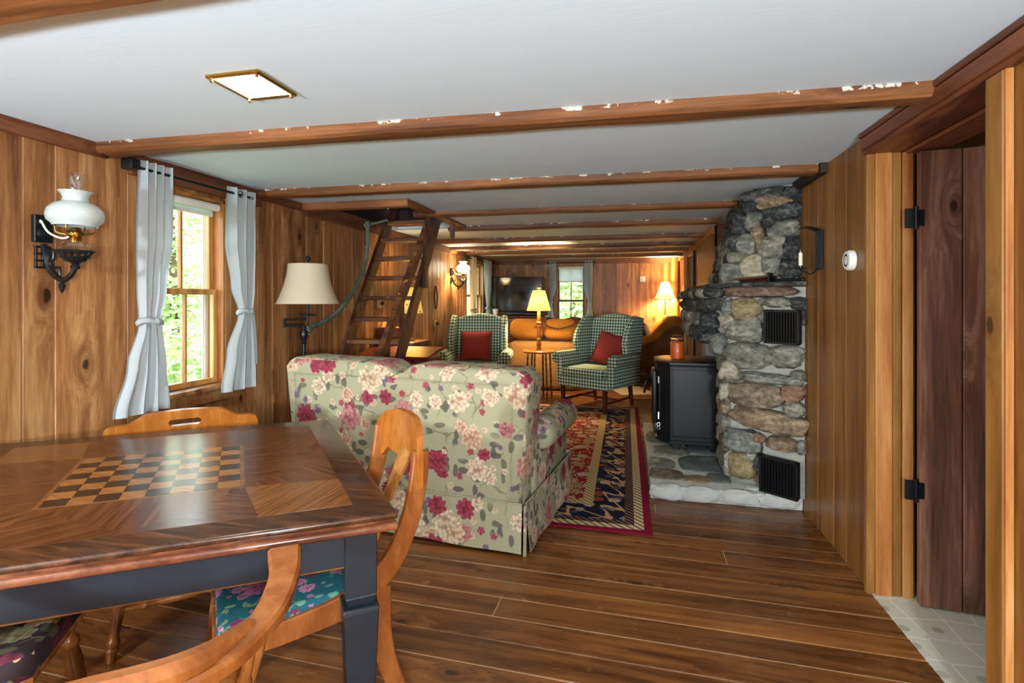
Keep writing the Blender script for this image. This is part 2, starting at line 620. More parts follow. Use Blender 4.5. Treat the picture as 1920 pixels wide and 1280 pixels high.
def shade_mat(name, c, em, strength, tr=.5, pattern=None):
    """cloth lamp shade: lets lamp light through; lit ones glow"""
    k = K(name)
    col = hx(c)
    if pattern:
        m, fc = flower(k, k.co(), 22, .42, 5, pattern, .8, 1)
        vo = k.vor(k.co(), 26, 1)
        m = k.f('MULTIPLY', k.f('SUBTRACT', 1.0, k.step(vo['Distance'], .2, .3)), k.f('GREATER_THAN', k.xyz(vo['Color'])[0], .55))
        col = k.mix(m, hx(c), k.ramp(k.xyz(vo['Color'])[1], [(0, hx(pattern[0])), (.5, hx(pattern[1]))], 'CONSTANT'))
    k.done(col, .8, .1)
    if strength:
        k.put(k.bsdf.inputs['Emission Color'], k.mix(1.0, col, hx(em), 'MULTIPLY'))
        k.bsdf.inputs['Emission Strength'].default_value = strength
    tl = k.n('ShaderNodeBsdfTranslucent')
    k.put(tl.inputs['Color'], col)
    mx = k.n('ShaderNodeMixShader')
    mx.inputs[0].default_value = tr
    k.t.links.new(k.bsdf.outputs[0], mx.inputs[1])
    k.t.links.new(tl.outputs[0], mx.inputs[2])
    k.t.links.new(mx.outputs[0], k.t.nodes['Material Output'].inputs[0])
    return k.m


def glass_mat(name, tint=(1, 1, 1, 1), gl=.07):
    k = K(name)
    tr = k.n('ShaderNodeBsdfTransparent')
    tr.inputs[0].default_value = tint
    gs = k.n('ShaderNodeBsdfGlossy')
    gs.inputs['Roughness'].default_value = .03
    mx = k.n('ShaderNodeMixShader')
    lw = k.n('ShaderNodeLayerWeight')
    lw.inputs[0].default_value = .25
    k.put(mx.inputs[0], k.f('MULTIPLY_ADD', lw.outputs['Facing'], .35, gl))
    k.t.links.new(tr.outputs[0], mx.inputs[1])
    k.t.links.new(gs.outputs[0], mx.inputs[2])
    k.t.links.new(mx.outputs[0], k.t.nodes['Material Output'].inputs[0])
    return k.m


def emis(name, c, st):
    k = K(name)
    k.done(hx(c), .5)
    k.put(k.bsdf.inputs['Emission Color'], hx(c))
    k.bsdf.inputs['Emission Strength'].default_value = st
    return k.m


def ceiling_mat():
    k = K('ceiling_paint')
    p = k.vm('MULTIPLY', k.co(), (1, 7, 1))
    a = k.noise(p, 14, 4, .6)
    b = k.noise(k.co(), 1.2, 3)
    f = k.f('ADD', k.f('MULTIPLY', a, .08), k.f('MULTIPLY', b, .08))
    col = k.mix(f, hx('#d4e6f0'), hx('#a6b6be'))
    k.bump(a, .12, .004)
    return k.done(col, .6, .3)


def lino():
    k = K('linoleum')
    co = k.co()
    vo = k.vor(k.vm('ADD', co, (.03, .05, 0)), 7.4, .25, '2D', 'DISTANCE_TO_EDGE')['Distance']
    vc = k.vor(k.vm('ADD', co, (.03, .05, 0)), 7.4, .25, '2D')
    base = k.mix(k.noise(co, 60, 4), hx('#b9b9a6'), hx('#cfcfbc'))
    sm = k.f('MULTIPLY', k.f('SUBTRACT', 1.0, k.step(vc['Distance'], .14, .16)), k.f('GREATER_THAN', k.xyz(vc['Color'])[0], .6))
    base = k.mix(sm, base, hx('#a2a08e'))
    col = k.mix(k.f('SUBTRACT', 1.0, k.step(vo, .012, .022)), base, hx('#e6e4d6'))
    return k.done(col, .35, .5)


def rope_mat():
    k = K('rope_fibre')
    x, y, z = k.xyz(k.co())
    t = k.f('SINE', k.f('ADD', k.f('MULTIPLY', z, 260), k.f('MULTIPLY', k.f('ADD', x, y), 200)))
    col = k.mix(k.step(t, -.3, .3), hx('#2e4038'), hx('#8d9a8a'))
    return k.done(col, .9, .1)


def knit(name, a, b):
    k = K(name)
    x, y, z = k.xyz(k.uv())
    t = k.f('MULTIPLY', k.f('SINE', k.f('MULTIPLY', k.f('ADD', x, y), 420)), k.f('SINE', k.f('MULTIPLY', k.f('SUBTRACT', x, y), 420)))
    k.bump(t, .3, .004)
    return k.done(k.mix(k.step(t, -.5, .6), hx(a), hx(b)), .85, .2)


def tapestry():
    return floral('tapestry_cloth', '#33272a', ['#b99a70', '#c8a884', '#6d3344', '#8b8a68'], ['#c9a57c', '#6f2f3f', '#151015'], ['#7a7a58', '#1c161a'], 1.1)


MT = dict(
    ceil=ceiling_mat(), lino=lino(), rope=rope_mat(),
    gap=plain('joint_dust', '#b08a5a', .9), wgap=plain('board_joint', '#c49a68', .9), sub=plain('subfloor', '#c8ac80', .9),
    iron=plain('black_iron', '#15171a', .38, .5, .3, bmp=.15), stove=plain('stove_iron', '#12171a', .42, .5, .2, .15, 8),
    navy=plain('table_navy_paint', '#161e26', .38, .5, 0, .08, 6), white=plain('white_paint', '#e8e8e2', .5), milk=plain('milk_glass', '#b0b9b7', .12, .6),
    brass=plain('brass', '#b08a3c', .25, .5, 1), chrome=plain('chrome', '#c8ccd0', .12, .5, 1), bronze=plain('dark_bronze_metal', '#2b3038', .3, .5, .7),
    glass=glass_mat('window_glass'), jarglass=glass_mat('jar_glass', (.97, .97, .97, 1), .04), chimney=glass_mat('lamp_glass', (.93, .95, .95, 1), .12),
    curtain=shade_mat('curtain_cloth', '#bfc9cd', '#ffffff', 0, .3), shade=shade_mat('cream_lamp_shade', '#e2d4b8', '#ffd9a0', 0, .25),
    litshade=shade_mat('lit_lamp_shade', '#f0dcb0', '#ffd890', .15, .035), floralshade=shade_mat('floral_lamp_shade', '#e8d890', '#ffd878', .06, .018, ['#4c5c28', '#8a5a34']),
    litmilk=emis('lit_milk_glass', '#fff0d2', 4.0), panel=emis('light_panel', '#fff4dd', 30),
    sofa=floral('floral_upholstery', '#a3a183', ['#dccfae', '#e0d6b8', '#c08a88', '#a2485a', '#d8bca0', '#e2d8bc'], ['#e0d6bc', '#b4626c', '#dccdb0', '#8a7a92'], ['#5c5c44', '#4c4650'], .95),
    blue=floral('teal_floral_cloth', '#1d5560', ['#b878a0', '#c68cb0', '#7a3a60'], ['#b87aa4', '#86a06a'], ['#7c9460', '#4c8a80'], 2.2, bigh=.6), tap=tapestry(),
    ging=gingham('green_gingham', '#dcdcc6', '#26483e', .039), red=knit('red_woven_cloth', '#6e1c20', '#a84038'),
    tan=plain('tan_chenille', '#8a5a24', .85, .15, 0, .25, 40, .5), brown=plain('brown_chenille', '#4f3420', .9, .15, 0, .25, 30, .4),
    leather=plain('ochre_upholstery', '#b47a30', .8, .2, 0, .2, 40, .4), suede=plain('brown_suede', '#7a5a34', .9, .15, 0, .25, 50, .4),
    lace=floral('maroon_lace', '#5c3a34', ['#8a6a58', '#7a4a48'], ['#a08a78'], ['#3c2824', '#2c2020'], 2),
    redwood=wood('red_painted_wood', ('#6a1a1c', '#862428', '#9c3a38'), 'Z', knots=0, rough=.4, var=.05),
    screen=plain('tv_screen', '#050608', .08, .6), plastic=plain('black_plastic', '#101113', .35), wax=plain('orange_wax', '#cc5a14', .45, .5, 0, .04),
    candle=plain('ivory_candle', '#e6e0cc', .5), mortar=plain('mortar', '#a2a298', .95, .1, 0, .3, 30, .8), whitewash=plain('whitewashed_stone', '#b4b6b0', .85, .2, 0, .3, 16, .9),
    soot_and_shade=plain('soot_and_shade', '#050505', .9), orangebox=plain('brown_box_card', '#7a3c14', .6), cardbk=plain('wicker_brown', '#5a4630', .8, .2, 0, .3, 60, .5),
    leafA=plain('leaf_green', '#a6c284', .6, .3, 0, .3, 4), leafB=plain('leaf_light', '#ccdfae', .6, .3, 0, .3, 4), bark=plain('bark', '#6a5a48', .9, .2, 0, .3, 12, .6), grass=plain('meadow_grass', '#93b06c', .9, .1, 0, .3, 3),
    rockA=rock('rock_grey', ('#3a3c38', '#7c7f74', '#c0c0b0')), rockB=rock('rock_dark', ('#141618', '#3c4040', '#8a8e88'), 12), rockC=rock('rock_brown', ('#3e342a', '#7e705c', '#bcae94')),
    rockD=rock('rock_pale', ('#66655a', '#a6a394', '#d4d0c0')), rockE=rock('rock_yellow', ('#544c38', '#8f8464', '#c4b894')), rockF=rock('rock_rust', ('#48382f', '#806454', '#bc9c86')), slate=rock('rock_slate', ('#454d4c', '#66706e', '#8a9490'), 6),
)
M_RUG = rugmat(1.86, 3.5)

# ------------------------------------------------------------------ the room
XL, XR, XR2, YF, YB, ZC = -2.54, 1.07, 0.85, 9.5, -5.5, 2.10


def planks(parent, face, bounds, z0, z1, mat, holes=(), th=.012, out=1, skip=()):
    """vertical boards on a wall. face = ('X', x) or ('Y', y); `out` = direction the wall looks"""
    ax, c = face
    for a, b in zip(bounds[:-1], bounds[1:]):
        segs = [(z0 + random.uniform(-.004, .004), z1)]
        for (h0, h1, hz0, hz1) in holes:
            if a < h1 - .005 and b > h0 + .005:
                if a < h0 - .02 or b > h1 + .02:
                    pass
                segs = []
                if hz0 > z0 + .03: segs.append((z0, hz0))
                if hz1 < z1 - .03: segs.append((hz1, z1))
        for s0, s1 in segs:
            g = .0025
            dpt = th + random.uniform(-.002, .002)
            d = (dpt, b - a - 2 * g, s1 - s0) if ax == 'X' else (b - a - 2 * g, dpt, s1 - s0)
            mid, zc = (a + b) / 2, (s0 + s1) / 2
            loc = (c - out * dpt / 2, mid, zc) if ax == 'X' else (mid, c - out * dpt / 2, zc)
            o = G().box((0, 0, 0), d, .003, 1).obj('board', mat, parent, loc, smooth=0)


def rb(a, b, lo, hi, cuts=()):
    """random board edges from a to b that also break at every cut"""
    pts = [a]
    stops = sorted([c for c in cuts if a < c < b]) + [b]
    for s in stops:
        while s - pts[-1] > hi * 1.35:
            pts.append(pts[-1] + random.uniform(lo, hi))
        pts.append(s)
    return pts


def slab(name, parts, mat, kind='structure', parent=None):
    g = G()
    for c, d in parts: g.box(c, d)
    o = g.obj(name, mat, parent, smooth=0)
    if kind and not parent: o['kind'] = kind
    return o


def wall_rects(ax, c, th, a0, a1, z0, z1, holes):
    """boxes of a wall with rectangular holes. th extends from c"""
    parts = []
    hs = sorted(holes)
    cur = a0

    def put(u0, u1, v0, v1):
        if u1 - u0 < .005 or v1 - v0 < .005: return
        cc = (c + th / 2, (u0 + u1) / 2, (v0 + v1) / 2)
        dd = (abs(th), u1 - u0, v1 - v0)
        if ax == 'Y': cc, dd = (cc[1], cc[0], cc[2]), (dd[1], dd[0], dd[2])
        parts.append((cc, dd))
    for (h0, h1, hz0, hz1) in hs:
        put(cur, h0, z0, z1)
        put(h0, h1, z0, hz0)
        put(h0, h1, hz1, z1)
        cur = h1
    put(cur, a1, z0, z1)
    return parts


# floor: base and boards running across the room
floor = slab('floor', [(((XL + XR) / 2, (YF + YB) / 2, -.06), (XR - XL + .3, YF - YB + .3, .115))], MT['sub'])
fa = math.radians(-1.5)
y = YB - .1
i = 0
while y < YF + .05:
    bw = random.choice((.128, .14, .146, .152))
    cuts = [XL - .02, XR + .006]
    if random.random() < .3: cuts.insert(1, random.uniform(-1.6, .6))
    for a, b in zip(cuts[:-1], cuts[1:]):
        xm = (a + b) / 2
        ym = y + bw / 2 + math.tan(fa) * (xm - (-.7))
        if ym - .12 < YB or ym > YF + .02: continue
        xe = b - (.22 if (ym > 5.52 and b > 1) else 0)
        link('floor_board', G().box((0, 0, 0), ((xe - a - .003), bw - .006, .008), .001, 1).mesh('floor_board', 0), W['floor'], floor,
             ((a + xe) / 2, ym, -.004 + random.uniform(-.001, .0008)), (0, 0, fa))
    y += bw

# ceiling with the hatch opening, plus beams
hatch = (XL, -1.72, 3.62, 5.10)
ceiling = slab('ceiling', [(((hatch[1] + XR) / 2 + .075, (YB + YF) / 2, ZC + .03), (XR - hatch[1] + .15, YF - YB + .32, .06)),
                           (((XL + hatch[1]) / 2 - .08, (YB + hatch[2]) / 2 - .08, ZC + .03), (hatch[1] - XL + .16, hatch[2] - YB + .16, .06)),
                           (((XL + hatch[1]) / 2 - .08, (hatch[3] + YF) / 2 + .08, ZC + .03), (hatch[1] - XL + .16, YF - hatch[3] + .16, .06))], MT['ceil'])


def hewn(L, wdt, hgt, seed):
    """a slightly uneven hand-hewn beam along X"""
    g = G()
    n = 26
    vs_, fs = [], []
    for i_ in range(n + 1):
        x_ = -L / 2 + L * i_ / n
        j = lambda q: .006 * mnoise.noise(Vector((x_ * 2.2 + q * 9.1, seed * 3.7, q)))
        vs_ += [(x_, -wdt / 2 + j(1), hgt), (x_, -wdt / 2 + j(2), .012 + j(3)), (x_, -wdt / 2 + .012 + j(2), j(3)), (x_, wdt / 2 - .012 + j(4), j(5)), (x_, wdt / 2 + j(4), .012 + j(5)), (x_, wdt / 2, hgt)]
    for i_ in range(n):
        for k_ in range(6):
            k2 = (k_ + 1) % 6
            fs.append((i_ * 6 + k_, i_ * 6 + k2, i_ * 6 + 6 + k2, i_ * 6 + 6 + k_))
    fs += [tuple(range(6)), tuple(n * 6 + q for q in range(6))[::-1]]
    return g.add(vs_, fs)


beams = [(-4.1, 0, .052, .11), (-3.1, 0, .052, .11), (-2.1, 0, .052, .11), (-1.05, 0, .052, .11), (-.05, 0, .052, .11), (.93, 0, .055, .15), (2.07, 1.7, .052, .10), (3.18, 2.0, .048, .105), (4.21, 1.4, .042, .10), (5.06, 1.0, .05, .09), (6.12, .5, .05, .10), (7.0, .3, .05, .10), (7.75, 0, .05, .10), (8.6, 0, .05, .1)]
for i, (by, ang, hgt, wdt) in enumerate(beams):
    x0, x1 = XL + .012, XR - .012
    if by > 5.4: x1 = XR2 - .012
    if 3.6 < by < 5.1: x0 = -1.83
    if 4.0 < by < 5.3: x1 = .80
    a = math.radians(ang)
    hewn(x1 - x0, wdt, hgt + .004, i).obj('beam', W['beam'], ceiling, ((x0 + x1) / 2, by + math.tan(a) * ((x0 + x1) / 2 + .47), ZC - hgt), (0, 0, a), smooth=30)
# walls ---------------------------------------------------------------------
win1 = (2.29, 2.80, .80, 1.97)
win2 = (7.80, 8.78, .85, 1.97)
winF = (-1.34, -.80, .66, 1.99)
winB = (-2.2, .8, .65, 2.04)
doorR = (1.80, 2.68, -.06, 2.04)
wall_left = slab('wall_left', wall_rects('X', XL - .007, -.12, YB - .14, YF + .14, -.1, ZC, [win1, win2]), MT['wgap'])
planks(wall_left, ('X', XL), rb(YB, 1.40, .14, .26) + [1.668, 1.795, 2.138, win1[0], win1[1]] + [3.089, 3.242, 3.421, 3.645, 3.881, 4.033, 4.278, 4.401, 4.60, 4.753] + rb(4.92, win2[0], .12, .22) + rb(win2[1], YF, .14, .2), 0, ZC, W['wall'], [win1, win2])
wall_far = slab('wall_far', wall_rects('Y', YF + .007, .12, XL - .14, XR2 + .14, -.1, ZC, [winF]), MT['wgap'])
planks(wall_far, ('Y', YF), [XL, -2.32, -1.95, -1.60, -1.42, winF[0], winF[1], -.66, -.42, -.24, 0.02, .16, .36, .70, XR2], 0, ZC, W['wall'], [winF], out=-1)
wall_right = slab('wall_right', wall_rects('X', XR + .007, .12, YB - .14, 5.45, -.1, ZC, [doorR]), MT['wgap'])
planks(wall_right, ('X', XR), rb(YB, 1.50, .14, .22) + [1.755], 0, ZC, W['wallr'], out=-1)
planks(wall_right, ('X', XR), [2.66, 2.91, 3.07, 3.31, 3.465, 3.70, 3.90, 4.6, 5.3, 5.45], 0, ZC, W['wallr'], out=-1)
wall_return = slab('wall_return', [(((XR2 + XR) / 2 + .07, 5.52, ZC / 2), (XR - XR2 + .14, .12, ZC))], W['trim'])
doorD = (7.25, 8.1, -.06, 1.98)
wall_right_rear = slab('wall_right_rear', wall_rects('X', XR2 + .007, .12, 5.58, YF + .14, -.1, ZC, [doorD]), MT['wgap'])
planks(wall_right_rear, ('X', XR2), [5.46, 5.7, 5.9, 6.15, 6.4, 6.62, 6.9, 7.1, doorD[0], doorD[1], 8.3, 8.55, 8.8, 9.1, 9.3, YF], 0, ZC, W['wallr'], [doorD], out=-1)
wall_back = slab('wall_back', wall_rects('Y', YB - .02, -.12, XL - .14, XR + .14, -.1, ZC, [winB]), W['wall'])
# dark passage behind the rear doorway
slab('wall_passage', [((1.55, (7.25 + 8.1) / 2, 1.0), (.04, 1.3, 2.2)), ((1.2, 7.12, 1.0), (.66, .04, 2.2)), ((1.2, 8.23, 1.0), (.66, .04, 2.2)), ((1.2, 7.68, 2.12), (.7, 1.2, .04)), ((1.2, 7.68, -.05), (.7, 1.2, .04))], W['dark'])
for nm, x0, ya, yb in (('trim_1', XR2 - .012, doorD[0] - .06, doorD[0]), ('trim_2', XR2 - .012, doorD[1], doorD[1] + .07)):
    slab(nm, [((x0, (ya + yb) / 2, 1.0), (.024, yb - ya, 2.0))], W['dark'] if nm == 'trim_1' else W['jamb'])

# friezes along the tops of the walls
slab('trim_3', [((XL + .014, (YB + 2.02) / 2, 2.068), (.028, 2.02 - YB, .064))], W['trim'])
slab('trim_4', [((XL + .016, (2.14 + 3.1) / 2, 2.045), (.03, .96, .11))], W['trim'])
slab('trim_5', [((XL + .014, (3.1 + 3.62) / 2, 2.072), (.028, .52, .056))], W['trim'])
slab('trim_6', [((XL + .014, (5.1 + YF) / 2, 2.06), (.028, YF - 5.1, .08))], W['trim'])
slab('trim_7', [(((XL + XR2) / 2, YF - .015, 2.055), (XR2 - XL - .06, .03, .09))], W['beamx'])
slab('trim_8', [((XR - .02, 3.4, 2.072), (.04, .5, .056))], W['dark'])
slab('trim_9', [((XR2 - .016, (5.6 + YF) / 2, 2.06), (.03, YF - 5.6, .08))], W['jamb'])
# corner post in the far right corner
G().tube([(0, 0, 0), (.005, 0, .7), (-.004, .002, 1.4), (0, 0, ZC)], [.07, .066, .064, .066], 14, 4).obj('trim_10', W['jamb'], None, (XR2 - .075, YF - .09, 0))['kind'] = 'structure'
bpy.data.objects['trim_10']['kind'] = 'structure'

# the doorway on the right ----------------------------------------------------
hd = empty('trim_11', kind='structure')
G().box((XR + .045, (2.66 + YB) / 2, 2.05), (.15, 2.66 - YB, .10), .004, 1).obj('header_board', W['beamy'], hd)
G().box((XR - .036, (2.66 + YB) / 2, 2.088), (.016, 2.66 - YB, .024), .003, 1).obj('moulding', W['trim'], hd)
G().box((XR - .035, (2.66 + YB) / 2, 2.045), (.012, 2.62 - YB, .055), .003, 1).obj('header_face', W['beamy'], hd)
G().box((XR + .2, 2.1, 2.03), (.14, 1.1, .08), .006, 1).obj('inner_header', W['trim'], hd)
jb = empty('trim_12', kind='structure')
G().box((XR - .004, 2.645, 1.0), (.034, .03, 2.0), .003, 1).obj('casing', W['wallr'], jb)
G().box((XR + .045, 2.64, 1.0), (.066, .04, 2.0), .003, 1).obj('jamb_board', W['jamb'], jb)
G().box((XR + .099, 2.648, 1.0), (.036, .04, 2.0), .003, 1).obj('jamb_board', W['wallr'], jb)
G().box((XR + .142, 2.644, 1.0), (.042, .04, 2.0), .003, 1).obj('jamb_board', W['jamb'], jb)
G().box((XR + .168, 2.66, 1.0), (.014, .04, 2.0), .002, 1).obj('door_stop', W['wallr'], jb)
jn = empty('trim_13', kind='structure')
G().box((XR + .01, 1.79, 1.0), (.07, .075, 2.0), .003, 1).obj('jamb_board', W['wallr'], jn)
G().box((XR - .012, 1.748, 1.0), (.02, .012, 2.0), .002, 1).obj('casing_bead', W['jamb'], jn)
G().box((XR + .10, 1.79, 1.0), (.10, .07, 2.0), .003, 1).obj('jamb_board', W['wallr'], jn)
# side room
slab('wall_side_room', [((2.1, 2.80, 1.05), (1.8, .04, 2.3)), ((2.6, 1.4, 1.05), (.04, 2.8, 2.3)), ((1.9, .2, 1.05), (1.4, .04, 2.3))], W['wallr'])
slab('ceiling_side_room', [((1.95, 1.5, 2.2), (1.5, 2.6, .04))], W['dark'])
slab('trim_14', [((1.9, 2.76, 2.02), (1.3, .03, .03))], W['jamb'])
slab('floor_side_room', [((1.85, 1.5, -.024), (1.555, 2.7, .06))], MT['lino'])
slab('trim_15', [((XR + .012, 2.05, -.004), (.014, 1.15, .014))], W['pale'])
d1 = empty('door_1', (XR + .155, 2.575, .012), math.radians(-6), kind='structure')
for a, b in ((0, .152), (.154, .245), (.247, .45), (.452, .70)):
    G().box(((a + b) / 2, 0, .985), (b - a - .003, .034, 1.97), .003, 1).obj('door_board', W['door'], d1)
for zz in (.5, 1.68):
    h = empty('hinge', (-.012, -.021, zz), 0)
    h.parent = d1
    G().box((-.024, 0, 0), (.038, .006, .085), .002, 1).obj('hinge_leaf', MT['iron'], h)
    G().rod((0, 0, -.05), (0, 0, .05), .007).obj('hinge_pin', MT['iron'], h)
    G().box((.016, -.001, 0), (.022, .004, .07), .001, 1).obj('hinge_leaf', MT['iron'], h)


# windows -------------------------------------------------------------------
def window(name, loc, rz, wd, ht, sashm, lit=False, cols=2, jamb=None):
    r = empty(name, loc, rz, kind='structure')
    jm = jamb or W['jamb']
    for sx in (-1, 1):
        G().box((sx * (wd / 2 - .009), .06, ht / 2), (.018, .12, ht), .002, 1).obj('jamb_board', jm, r)
    G().box((0, .06, ht - .009), (wd, .12, .018), .002, 1).obj('head_board', jm, r)
    G().box((0, .045, -.004), (wd + .07, .19, .026), .006, 2).obj('window_sill', W['wall'], r)
    G().box((0, -.012, -.055), (wd + .12, .02, .075), .003, 1).obj('apron_board', W['wall'], r)
    iw = wd - .036
    hm = ht / 2 - .0
    for nm, y_, z0, z1 in (('upper_sash', .088, hm - .012, ht - .018), ('lower_sash', .056, .012, hm + .02)):
        g = G()
        st = .034
        for sx in (-1, 1): g.box((sx * (iw / 2 - st / 2), y_, (z0 + z1) / 2), (st, .028, z1 - z0), .003, 1)
        g.box((0, y_, z0 + st / 2), (iw - 2 * st, .028, st), .003, 1)
        g.box((0, y_, z1 - st / 2), (iw - 2 * st, .028, st), .003, 1)
        s = g.obj(nm, sashm, r)
        n = cols
        pw = (iw - 2 * st) / n
        for c in range(1, n):
            G().box((-iw / 2 + st + c * pw, y_, (z0 + z1) / 2), (.016, .024, z1 - z0 - 2 * st), .002, 1).obj('muntin', sashm, s)
        for c in range(n):
            G().box((-iw / 2 + st + (c + .5) * pw, y_ + .004, (z0 + z1) / 2), (pw - .004, .003, z1 - z0 - 2 * st + .01)).obj('pane', MT['glass'], s, smooth=0)
    g = G()
    for sx in (-1, 1): g.box((sx * (iw / 2 - .012), .128, ht / 2), (.026, .03, ht - .03), .003, 1)
    for zz in (.022, hm, ht - .03): g.box((0, .128, zz), (iw, .026, .026), .003, 1)
    for sx in (-1, 1): g.box((sx * (iw / 2 - .036), .118, ht / 2), (.012, .012, ht - .03), .002, 1)
    g.obj('storm_frame', MT['white'], r)
    return r


w1 = window('window_1', (XL, (win1[0] + win1[1]) / 2, win1[2]), PI / 2, win1[1] - win1[0], win1[3] - win1[2], W['sash'])
window('window_2', (XL, (win2[0] + win2[1]) / 2, win2[2]), PI / 2, win2[1] - win2[0], win2[3] - win2[2], W['sash'])
window('window_3', ((winF[0] + winF[1]) / 2, YF, winF[2]), 0, winF[1] - winF[0], winF[3] - winF[2], W['trim'])
rB = window('window_4', ((winB[0] + winB[1]) / 2, YB, winB[2]), PI, winB[1] - winB[0], winB[3] - winB[2], W['sash'], cols=4)  # unseen window added so the back fill light can enter


def roller(name, loc, rz, wd, drop, label):
    r = empty(name, loc, rz, label, 'roller shade')
    G().rod((-wd / 2, 0, 0), (wd / 2, 0, 0), .024, seg=14).obj('roll', MT['white'], r)
    G().grid(lambda u, v: (-wd / 2 + .012 + u * (wd - .024), .022 - .004 * math.sin(v * 9), -v * drop), 2, 6).obj('shade_cloth', MT['curtain'], r)
    for sx in (-1, 1): G().rod((sx * wd / 2, 0, 0), (sx * (wd / 2 + .014), 0, 0), .006).obj('pin', MT['brass'], r)
    G().box((0, .022, -drop), (wd - .03, .008, .02), .002, 1).obj('hem_bar', MT['white'], r)
    return r


roller('roller_shade', (XL - .03, (win1[0] + win1[1]) / 2, 1.925), PI / 2, .44, .05, 'white roller shade rolled up at the head of the window with tied curtains')
roller('roller_shade', ((winF[0] + winF[1]) / 2, YF + .03, 1.945), 0, .47, .26, 'white roller shade pulled part way down over the far end window')


def curtain(name, keys, mat, pleats, amp, label, group, tie=None, M=None, parent_loc=(0, 0, 0), rz=0, rings=()):
    """keys: (z, x0, x1) from top to bottom in the window's own plane; tie = z of the knot"""
    if rz < 0:      # given with the window plane mirrored
        keys = [(z, -x1, -x0) for z, x0, x1 in keys]
        rings = [(-x, z) for x, z in rings]
        rz = -rz
    r = empty(name, parent_loc, rz, label, 'curtain', group)
    zs = [k[0] for k in keys]

    def at(z):
        for (za, a0, a1), (zb, b0, b1) in zip(keys[:-1], keys[1:]):
            if zb <= z <= za:
                t = (za - z) / (za - zb)
                t = t * t * (3 - 2 * t)
                return a0 + (b0 - a0) * t, a1 + (b1 - a1) * t
        return keys[-1][1:]
    wide = max(k[2] - k[1] for k in keys)

    def fn(u, v):
        z = zs[0] + (zs[-1] - zs[0]) * v
        a, b = at(z)
        wd = b - a
        am = amp * (.55 + .45 * wd / wide)
        ph = 2 * PI * pleats * u
        y = am * math.sin(ph + .6 * math.sin(v * 2.2)) + .25 * am * math.sin(2.3 * ph + 4 * v)
        return (a + wd * u + .12 * wd / pleats * math.sin(2 * ph), y, z)
    G().grid(fn, 46, 40).obj('cloth', mat, r, smooth=80)
    if tie:
        a, b = at(tie)
        m = (a + b) / 2
        G().tube([(m + (b - a) * .56 * math.cos(t), (amp + .012) * math.sin(t), tie + .008 * math.sin(t * 2)) for t in [i_ * PI / 8 for i_ in range(17)]], .012, 6, 2, 1.5).obj('tie_band', mat, r, smooth=80)
        G().ell((m + .01, -amp - .014, tie), (.022, .014, .018)).obj('knot', mat, r)
        for q, (dx, L) in enumerate(((-.012, .42), (.02, .34))):
            G().grid(lambda u, v: (m + dx + (u - .5) * .03 + dx * v * 1.4, -amp - .016 - .006 * math.sin(v * 3), tie - .005 - v * L), 2, 8).obj('tie_end', mat, r, smooth=80)
    for (rx, rzz) in rings:
        G().tube([(rx + .02 * math.cos(t), -amp - .004, rzz + .02 * math.sin(t)) for t in [i_ * PI / 8 for i_ in range(17)]], .0045, 6).obj('grommet', MT['chrome'], r)
    return r


cg = 'pale grey curtains of the window beside the oil lamp'
curtain('curtain', [(2.055, -2.31, -2.115), (1.7, -2.31, -2.11), (1.40, -2.27, -2.115), (1.22, -2.235, -2.125), (1.0, -2.27, -2.06), (.755, -2.30, -1.985)], MT['curtain'], 4, .022,
        'pale grey curtain tied in the middle, hanging on the oil lamp side of the window', cg, 1.225, None, (XL + .1, 0, 0), -PI / 2)
curtain('curtain', [(2.05, -2.955, -2.70), (1.7, -2.955, -2.70), (1.42, -2.94, -2.75), (1.262, -2.92, -2.81), (1.0, -2.94, -2.71), (.765, -2.95, -2.66)], MT['curtain'], 3, .02,
        'pale grey curtain tied in the middle, hanging on the floor lamp side of the window', cg, 1.262, None, (XL + .1, 0, 0), -PI / 2, rings=((-2.79, 2.012),))
rd = empty('curtain_rod', (XL + .1, 0, 2.012), 0, 'slim black metal curtain rod above the window beside the oil lamp', 'curtain rod')
G().rod((0, 2.10, 0), (0, 2.90, 0), .008).obj('rod', MT['iron'], rd)
G().box((-.02, 2.09, .012), (.075, .05, .055), .008, 2).obj('bracket', MT['iron'], rd)
G().ell((0, 2.915, 0), (.014, .014, .014)).obj('finial', MT['chrome'], rd)
G().box((-.045, 2.93, 0), (.09, .02, .02), .004, 1).obj('bracket', MT['iron'], rd)

fg = 'curtains of the far end window'
curtain('curtain', [(2.06, -1.46, -1.33), (1.6, -1.44, -1.33), (1.3, -1.46, -1.40), (.9, -1.52, -1.36), (.55, -1.54, -1.36)], MT['curtain'], 3, .018, 'pale curtain tied back on the television side of the far window', fg, 1.3, None, (0, YF - .09, 0), 0)
curtain('curtain', [(2.06, -.82, -.66), (1.6, -.82, -.66), (1.3, -.75, -.68), (.9, -.80, -.64), (.55, -.84, -.64)], MT['curtain'], 3, .018, 'pale curtain tied back on the thermostat side of the far window', fg, 1.3, None, (0, YF - .09, 0), 0)
fr = empty('curtain_rod', (0, YF - .09, 2.03), 0, 'slim dark curtain rod above the far end window', 'curtain rod')
G().rod((-1.48, 0, 0), (-.64, 0, 0), .009).obj('rod', MT['iron'], fr)
for x in (-1.49, -.63): G().box((x, .03, 0), (.03, .08, .03), .005, 1).obj('bracket', MT['iron'], fr)
lg = 'curtains of the side window by the television'
curtain('curtain', [(2.03, -7.98, -7.70), (1.6, -7.98, -7.70), (1.2, -7.93, -7.74), (.8, -8.0, -7.70)], shade_mat('cream_curtain_cloth', '#dcc8a4', '#ffffff', 0, .3), 3, .025, 'cream curtain on the wall lamp side of the rear side window', lg, 1.2, None, (XL + .1, 0, 0), -PI / 2)
